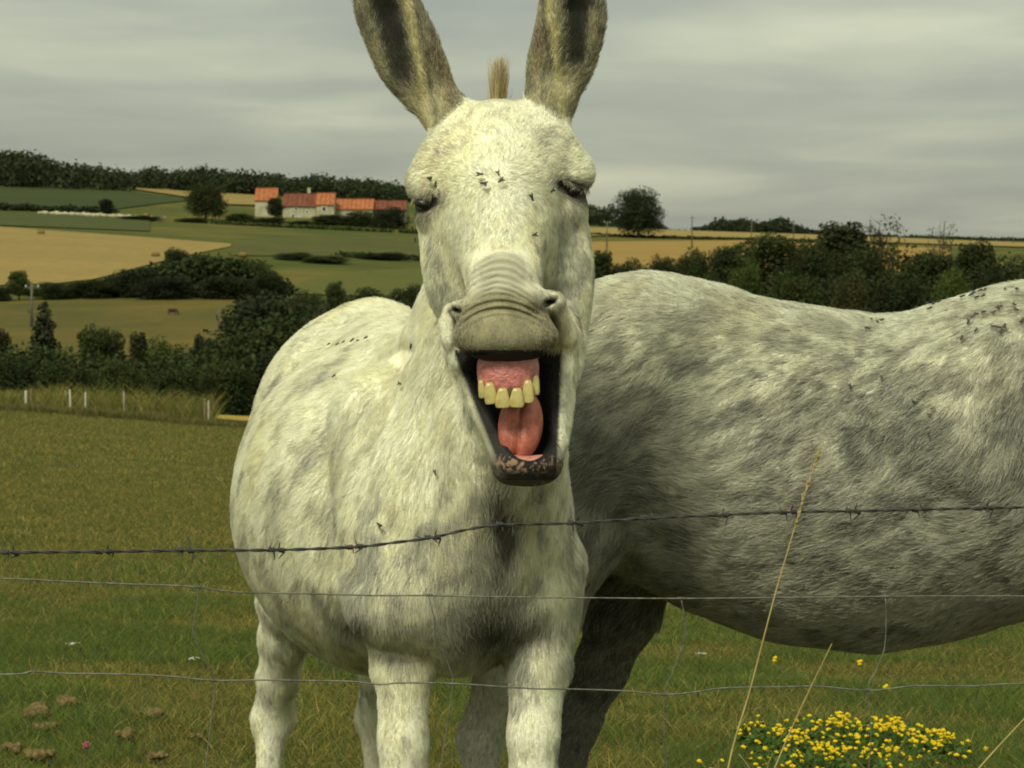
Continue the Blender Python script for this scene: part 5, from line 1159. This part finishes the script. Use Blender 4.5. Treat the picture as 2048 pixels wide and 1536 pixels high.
lines = [[(-400, 1150), (0, 1157), (130, 1163), (250, 1168), (380, 1173), (470, 1184), (600, 1187), (750, 1191), (850, 1191), (1000, 1194), (1200, 1196), (1370, 1197), (1600, 1195), (1770, 1193), (1900, 1192), (2048, 1192), (2450, 1190)],
         [(-400, 1346), (0, 1349), (65, 1343), (130, 1347), (220, 1348), (330, 1352), (430, 1361), (530, 1360), (640, 1362), (700, 1363), (760, 1369), (800, 1366), (900, 1367), (1060, 1377), (1130, 1378), (1250, 1382), (1330, 1389), (1390, 1384), (1450, 1376), (1560, 1374), (1640, 1373), (1740, 1381), (1830, 1372), (1950, 1372), (2048, 1367), (2450, 1360)],
         [(-400, 1575), (200, 1580), (800, 1600), (1500, 1610), (2450, 1590)]]
for ln in lines:
    V, fs = tube_np(smooth_path([P(a, b, wD(a)) for a, b in ln], 8) - w0, .0014, 6); link('line_wire', mesh_np('line_wire', V, fs, True), M_WIRE, wf)
for st in ([(397, 1174), (393, 1215), (386, 1262), (405, 1310), (428, 1361), (422, 1440), (405, 1582)], [(857, 1190), (868, 1235), (882, 1290), (900, 1340), (905, 1368), (890, 1480), (870, 1600)], [(1362, 1197), (1370, 1245), (1366, 1290), (1345, 1345), (1329, 1388), (1330, 1500), (1340, 1605)], [(1771, 1193), (1772, 1250), (1768, 1300), (1750, 1345), (1736, 1380), (1742, 1480), (1730, 1600)], [(-70, 1157), (-74, 1250), (-60, 1346), (-70, 1578)], [(2230, 1192), (2236, 1280), (2220, 1366), (2225, 1597)]):
    V, fs = tube_np(smooth_path([P(a, b, wD(a)) for a, b in st], 5) - w0, .0010, 5); link('stay_wire', mesh_np('stay_wire', V, fs, True), M_WIRE, wf)
    for i in (0, 4 if len(st) > 4 else 2):
        a_, b_ = st[i]; c = P(a_, b_, wD(a_)) - w0; t_ = np.linspace(0, 1, 22); cc = np.stack([c[0] + (t_ - .5) * .012, c[1] + np.cos(t_ * 20) * .0024, c[2] + np.sin(t_ * 20) * .0024], 1); V, fs = tube_np(cc, .0008, 5); link('knot', mesh_np('knot', V, fs, True), M_WIRE, wf)
# white and grey little posts at the field edge
M_WPOST = mat('white painted post', (.50, .50, .44), .8, .2, .3, 4); M_GPOST = mat('grey split post', (.22, .18, .12), .9, .1, .4, 5)
for px, top, bot, D, w, m_, lab in ((52, 776, 812, 64, 7, M_WPOST, 'short white post nearest the left border'), (62, 772, 812, 65, 6, M_GPOST, 'grey post right beside the leftmost white post'), (134, 776, 822, 66, 6, M_WPOST, 'left post of the white pair in the tall grass'), (142, 774, 824, 64, 6, M_WPOST, 'right post of the white pair in the tall grass'), (171, 779, 815, 64, 5, M_WPOST, 'slanting white post right of the white pair'),
    (248, 778, 815, 65, 4, M_WPOST, 'thin white post in the middle of the tall grass'), (409, 791, 843, 62, 6, M_GPOST, 'grey fence post beside the thin white stake'), (417, 796, 845, 62, 4, M_WPOST, 'thin white stake beside the grey fence post'), (512, 800, 838, 62, 4, M_GPOST, 'reddish post touching the donkey flank')):
    g = ground(px, D); g[2] -= .2; z1 = HC - (top - HY) / F * D; x1 = g[0] + random.gauss(0, .05); rr_ = w / F * D / 2.8; z1 -= .06
    pts = np.array([[0, 0, 0], [(x1 - g[0]) / 2, 0, (z1 - g[2]) / 2], [x1 - g[0], 0, z1 - g[2] - .04], [x1 - g[0], 0, z1 - g[2]]]); V, fs = tube_np(pts, [rr_, rr_ * .95, rr_ * .9, rr_ * .45], 7); link('fence_post', mesh_np('fence_post', V, fs), m_, label=lab, cat='post', group='small posts at the field edge', loc=tuple(g))

# ------------------------------------------------------------------ grass
M_GRASS = hair_mat('grass blades', .6, .35)
GC = dict(g1=(.066, .118, .010), g2=(.112, .150, .013), br=(.185, .145, .026), st=(.38, .30, .075), dk=(.030, .048, .007))
def blades(name, label, n, D0, D1, L0, L1, rad, seed, px0=-260, px1=2300, power=2.0, k=3, dry=0.0, stand=1.0, colmul=1.0, mask=None, extra=None):
    r = np.random.default_rng(seed); y = (D0 ** power + (D1 ** power - D0 ** power) * r.random(n)) ** (1 / power); px = px0 + (px1 - px0) * r.random(n); x = (px - 1024) / F * y
    p2 = np.stack([x, y, 0 * x], 1); cl = fbm(p2 * 1.1 + 3, 3); fine = fbm(p2 * 9, 2)
    # green near us, browner patches further away
    if mask is not None: kp = mask(x, y, cl, r); x, y, px, cl, fine, p2 = x[kp], y[kp], px[kp], cl[kp], fine[kp], p2[kp]; n = len(x)
    brown = np.clip(sstep(.45, .58, cl) * .85 + sstep(.55, .7, fine) * .35 + dry + .85 * sstep(11, 22, y), 0, 1)
    pick = r.random(n); C = np.where((r.random(n) < .5)[:, None], GC['g1'], GC['g2']) * (1.0)
    C = np.where((pick < brown * .48)[:, None], GC['br'], C); C = np.where((pick > 1 - .03 - brown * .12)[:, None], GC['st'], C); C = np.where((r.random(n) < .15)[:, None], GC['dk'], C); C = C * (.6 + .8 * r.random(n))[:, None] * colmul * .98
    L = (L0 + (L1 - L0) * np.clip((y - D0) / (D1 - D0), 0, 1)) * (.5 + .65 * r.random(n)) * (.65 + .8 * fbm(p2 * 2.3 + 9, 2)) * (1 - .35 * brown)
    z = terrain(x, y); root = np.stack([x, y, z - .005], 1); a = r.random(n) * 6.283; ln = (.25 + .7 * r.random(n)) / stand
    d = np.stack([np.cos(a) * ln, np.sin(a) * ln, np.ones(n)], 1); pos = np.empty((n, k, 3)); cur = root
    for i in range(k): dd = d / np.linalg.norm(d, axis=1)[:, None]; pos[:, i] = cur; cur = cur + dd * (L / (k - 1))[:, None]; d = d + np.stack([np.cos(a), np.sin(a), np.full(n, -.5)], 1) * .45 / stand
    R = (rad * (y / D0) ** .55)[:, None] * np.linspace(1, .25, k)[None]
    return hair_obj(name, pos, R, C, M_GRASS, None, kind='stuff', label=label)

blades('meadow_grass', 'short green and brown grass of the near meadow', int(260000 * HD), 7.6, 15, .085, .07, .0010, 41)
blades('meadow_grass', 'short browning grass of the middle of the meadow', int(230000 * HD), 15, 30, .07, .09, .0018, 42)
blades('meadow_grass', 'dry grass towards the far edge of the meadow', int(150000 * HD), 30, 62, .10, .13, .0030, 43, dry=.05)
blades('meadow_grass', 'trodden grass under and in front of the donkeys', int(40000 * HD), 3.0, 7.6, .06, .07, .0012, 44)
blades('verge_grass', 'tall mixed dry grass and weeds along the far field edge', int(26000 * HD), 65.5, 69, .75, .85, .0055, 45, px0=-300, px1=330, dry=.45, stand=2.2, k=4, colmul=1.1, mask=lambda x, y, cl, r: fbm(np.stack([x * .8, y * .3, 0 * x], 1), 2) > .42)
blades('verge_grass', 'lower dark weeds in front of the small posts', int(26000 * HD), 60.5, 63.2, .34, .36, .0055, 49, px0=-300, px1=330, dry=.1, stand=2, k=4, colmul=.7)
blades('verge_grass', 'low dark weeds before the yellow stubble strip', int(22000 * HD), 60.5, 62,   .28, .30, .0055, 47, px0=330, px1=1300, dry=.1, stand=2, k=4, colmul=.7)
blades('verge_grass', 'feathery straw coloured grass heads above the field edge', int(5000 * HD), 64.5, 68, 1.15, 1.35, .007, 46, px0=-200, px1=430, dry=1.0, stand=2.2, k=5, mask=lambda x, y, cl, r: fbm(np.stack([x, 0 * x, 0 * x], 1) * .9, 2) > .5)
# ------------------------------------------------------------------ flowers, stalks, droppings
def gp(px, py, lo=7.0, hi=16.0):
    D = D_of(px, py, lo, hi); return ground(px, D), D
M_YEL = mat('yellow petals', (.85, .70, .015), .6, .2, .0, color2=(.82, .55, .012), vscale=70, trans=.3); M_STEM = mat('green stems', (.05, .10, .015), .7, .2, .3, 20); M_WHITE = mat('white petals', (.75, .75, .68), .7, .2, trans=.3); M_PINK = mat('clover pink', (.42, .10, .16), .7, .2, .4, 60)
def pea_head(seed, nf=5):
    r = np.random.default_rng(seed); parts = []
    for i in range(nf):
        a = i * 2 * math.pi / nf + r.normal() * .2; R = np.array((Matrix.Rotation(a, 3, 'Z') @ Matrix.Rotation(-.5 + r.normal() * .25, 3, 'Y'))); c = np.array([math.cos(a) * .0055, math.sin(a) * .0055, .003 * r.random()])
        parts.append(sphere_np(c, (.0062, .0036, .0045), 7, 5, R)); parts.append(sphere_np(c + R @ [-.001, 0, .0042], (.0015, .0052, .0048), 7, 5, R))
    V, fs = join_np(parts); me = mesh_np('flower', V, fs, True); me.materials.append(M_YEL); return me
heads = [pea_head(i, 4 + i % 3) for i in range(5)]
def leaf_mass(n, R, H, seed, size=.012):
    r = np.random.default_rng(seed); a = r.random(n) * 6.28; q = np.sqrt(r.random(n)); c = np.stack([np.cos(a) * q * R[0], np.sin(a) * q * R[1], r.random(n) * H * (1.05 - q * q * .6)], 1)
    s = size * (.5 + r.random(n)); nn_ = r.normal(size=(n, 3)) * .6 + [0, 0, 1]; nn_ /= np.linalg.norm(nn_, axis=1)[:, None]; t_ = np.cross(nn_, r.normal(size=(n, 3))); t_ /= np.linalg.norm(t_, axis=1)[:, None]; b_ = np.cross(nn_, t_)
    V = np.stack([c - t_ * s[:, None], c + b_ * s[:, None] * .45, c + t_ * s[:, None], c - b_ * s[:, None] * .45], 1).reshape(-1, 3); return V, np.arange(n * 4).reshape(-1, 4)
for ci, (px, py, rx, ry, n, lab) in enumerate(((1520, 1470, .10, .25, 16, 'sparse yellow trefoil at the left end of the flower patch'), (1590, 1500, .13, .28, 42, 'yellow trefoil clump crossed by the short dry stalk'), (1680, 1470, .15, .45, 62, 'yellow trefoil clump in the middle of the flower patch'), (1790, 1480, .15, .45, 66, 'densest yellow trefoil clump right of the middle of the patch'), (1885, 1505, .12, .25, 34, 'yellow trefoil clump at the right end of the flower patch'), (1660, 1530, .30, .25, 60, 'yellow trefoil clump cut by the bottom of the picture'))):
    g, D = gp(px, py + 32); n = int(n * 1.35); o = empty('trefoil_clump', g, lab, 'flower clump', 'yellow trefoil clumps'); r = np.random.default_rng(50 + ci)
    V, Q_ = leaf_mass(900, (rx * 1.1, ry), .10, ci); link('leaves', mesh_np('leaves', V, Q_), M_STEM, o, kind='stuff'); st = []
    for i in range(n):
        a = r.random() * 6.28; q = min(1.5, abs(r.normal()) * .72); x, y = math.cos(a) * q * rx, math.sin(a) * q * ry; h = (.08 + .05 * r.random()) * (1.1 - .4 * q); z0 = float(terrain(g[0] + x, g[1] + y)) - g[2]
        f_ = link('flower', heads[i % 5], None, o, loc=(x, y, z0 + h)); f_.rotation_euler = (r.normal() * .4, r.normal() * .4, r.random() * 6); s = .55 + .45 * r.random(); f_.scale = (s, s, s)
        st.append(tube_np(np.array([[x * .8, y * .8, z0], [x * .95, y, z0 + h * .6], [x, y, z0 + h]]), .0009, 4))
    V, fs = join_np(st); link('stems', mesh_np('stems', V, fs), M_STEM, o, kind='stuff')
def small_flower(name, px, py, kind, lab, h=.05):
    g, D = gp(px, py + 10, 7.2, 30); o = empty(name, g, lab, 'flower'); V, fs = tube_np(np.array([[0, 0, 0], [.003, 0, h / 2], [0, 0, h]]), .001, 4); link('stem', mesh_np('stem', V, fs), M_STEM, o)
    if kind == 'y':
        for i in range(3): f_ = link('blossom', heads[i], None, o, loc=(random.gauss(0, .008), random.gauss(0, .008), h + i * .006))
    else:
        r = np.random.default_rng(px); m_ = M_WHITE if kind == 'w' else M_PINK; parts = []
        for i in range(26):
            d = r.normal(size=3) * ([1.6, 1, .35] if kind == 'w' else [.8, .8, .8]); parts.append(sphere_np(d * .007 + [0, 0, h], (.0035, .0035, .002 if kind == 'w' else .0045), 6, 4))
        V, fs = join_np(parts); link('blossom', mesh_np('blossom', V, fs, True), m_, o)
small_flower('yellow_flower', 1549, 1337, 'y', 'single yellow flower under the belly left of the long stalk shadow', .06); small_flower('yellow_flower', 1776, 1394, 'y', 'small orange yellow flower above the trefoil patch', .05); small_flower('yellow_flower', 1722, 1336, 'y', 'faint yellow flower below the lowest point of the belly', .04)
small_flower('white_flower', 143, 1300, 'w', 'small white flower head left in the meadow'); small_flower('white_flower', 384, 1332, 'w', 'small white flower head below the left stay wire'); small_flower('white_flower', 1404, 1309, 'w', 'tiny white flower between the dark hind leg and the belly', .03); small_flower('clover_flower', 172, 1512, 'p', 'pink clover head low on the left', .05)
# dry stalks in front of the fence
M_STRAW = mat('dry straw stalk', (.42, .33, .13), .7, .2, .3, 40)
def stalk(pts, D, lab, head=0.0, r0=.0017, seed=0):
    q = smooth_path([P(a, b, D) for a, b in pts], 10); o = empty('dry_stalk', tuple(q[0]), lab, 'dry grass stalk', 'dry stalks before the fence'); q = q - q[0]
    V, fs = tube_np(q, np.linspace(r0, r0 * .35, len(q)), 6); link('stem', mesh_np('stem', V, fs, True), M_STRAW, o)
    if head:
        r = np.random.default_rng(seed); parts = []; n = len(q); s0 = int(n * (1 - head))
        for i in range(60):
            k_ = s0 + (n - 1 - s0) * r.random(); a = q[int(k_)]; d = (q[min(n - 1, int(k_) + 1)] - q[max(0, int(k_) - 1)]); d = d / np.linalg.norm(d); e = a + d * .010 + r.normal(size=3) * [.0022, .0022, .0015]
            parts.append(tube_np(np.array([a, (a + e) / 2, e]), [.0004, .0011, .0003], 4))
        V, fs = join_np(parts); link('seed_head', mesh_np('seed_head', V, fs), M_STRAW, o)
stalk([(1435, 1660), (1462, 1510), (1500, 1380), (1550, 1190), (1585, 1070), (1612, 980), (1642, 895)], 3.75, 'long thin dry stalk rising across the belly of the grey donkey', .30, .0016, 1)
stalk([(1500, 1660), (1550, 1535), (1600, 1420), (1664, 1287)], 3.75, 'short dry stalk leaning right above the trefoil patch', 0, .0016)
stalk([(1860, 1660), (1955, 1540), (2048, 1438), (2160, 1320)], 3.7, 'dry stalk slanting out of the lower right corner', .2, .0016, 2)
stalk([(1600, 1600), (1530, 1570), (1478, 1508)], 3.8, 'reddish dry blade curling in at the foot of the long stalk', 0, .0016)
# old droppings
M_DUNG = mat('dry crumbled dung', (.21, .16, .07), .95, .05, .0, 60, .8, 120, color2=(.11, .08, .04))
def dung(px, py, w, lab, n=7, seed=0):
    g, D = gp(px, py + 8); o = empty('dropping', g, lab, 'dung', 'old droppings in the grass'); r = np.random.default_rng(seed); s = w / F * D * .85; g[2] -= .024
    for i in range(n):
        V, fs = sphere_np((0, 0, 0), (1, 1, 1), 12, 8); V = V * (1 + (fbm(V * 2.2 + seed + i, 3) - .5)[:, None] * .9); V = V * s * [.26, .26, .22] * (.5 + .7 * r.random()); V = V + [r.normal() * s * .24, r.normal() * s * .24, s * .2 + .022]
        link('clod', mesh_np('clod', V, fs, True), M_DUNG, o)
for i, (px, py, w, lab) in enumerate(((135, 1418, 60, 'tan dropping below the lower line wire on the left'), (62, 1448, 90, 'long tan dropping near the left border'), (82, 1468, 60, 'round tan dropping under the long one'), (308, 1442, 60, 'dropping left of the pale hind leg'), (255, 1482, 50, 'small dropping between the long one and the hind leg'), (80, 1525, 60, 'dropping cut by the bottom left of the picture'), (20, 1510, 50, 'dropping in the lower left corner'), (320, 1525, 50, 'dropping at the bottom left of the hind leg'), (395, 1482, 30, 'tiny dropping left of the hock'))): dung(px, py, w, lab, 6, i)
blades('tall_grass', 'longer bright green blades along the bottom of the meadow', int(26000 * HD), 8.0, 11.5, .13, .11, .0013, 48, stand=1.4, k=4, colmul=1.15, mask=lambda x, y, cl, r: fbm(np.stack([x, y, 0 * x], 1) * 2.2 + 50, 2) > .52)
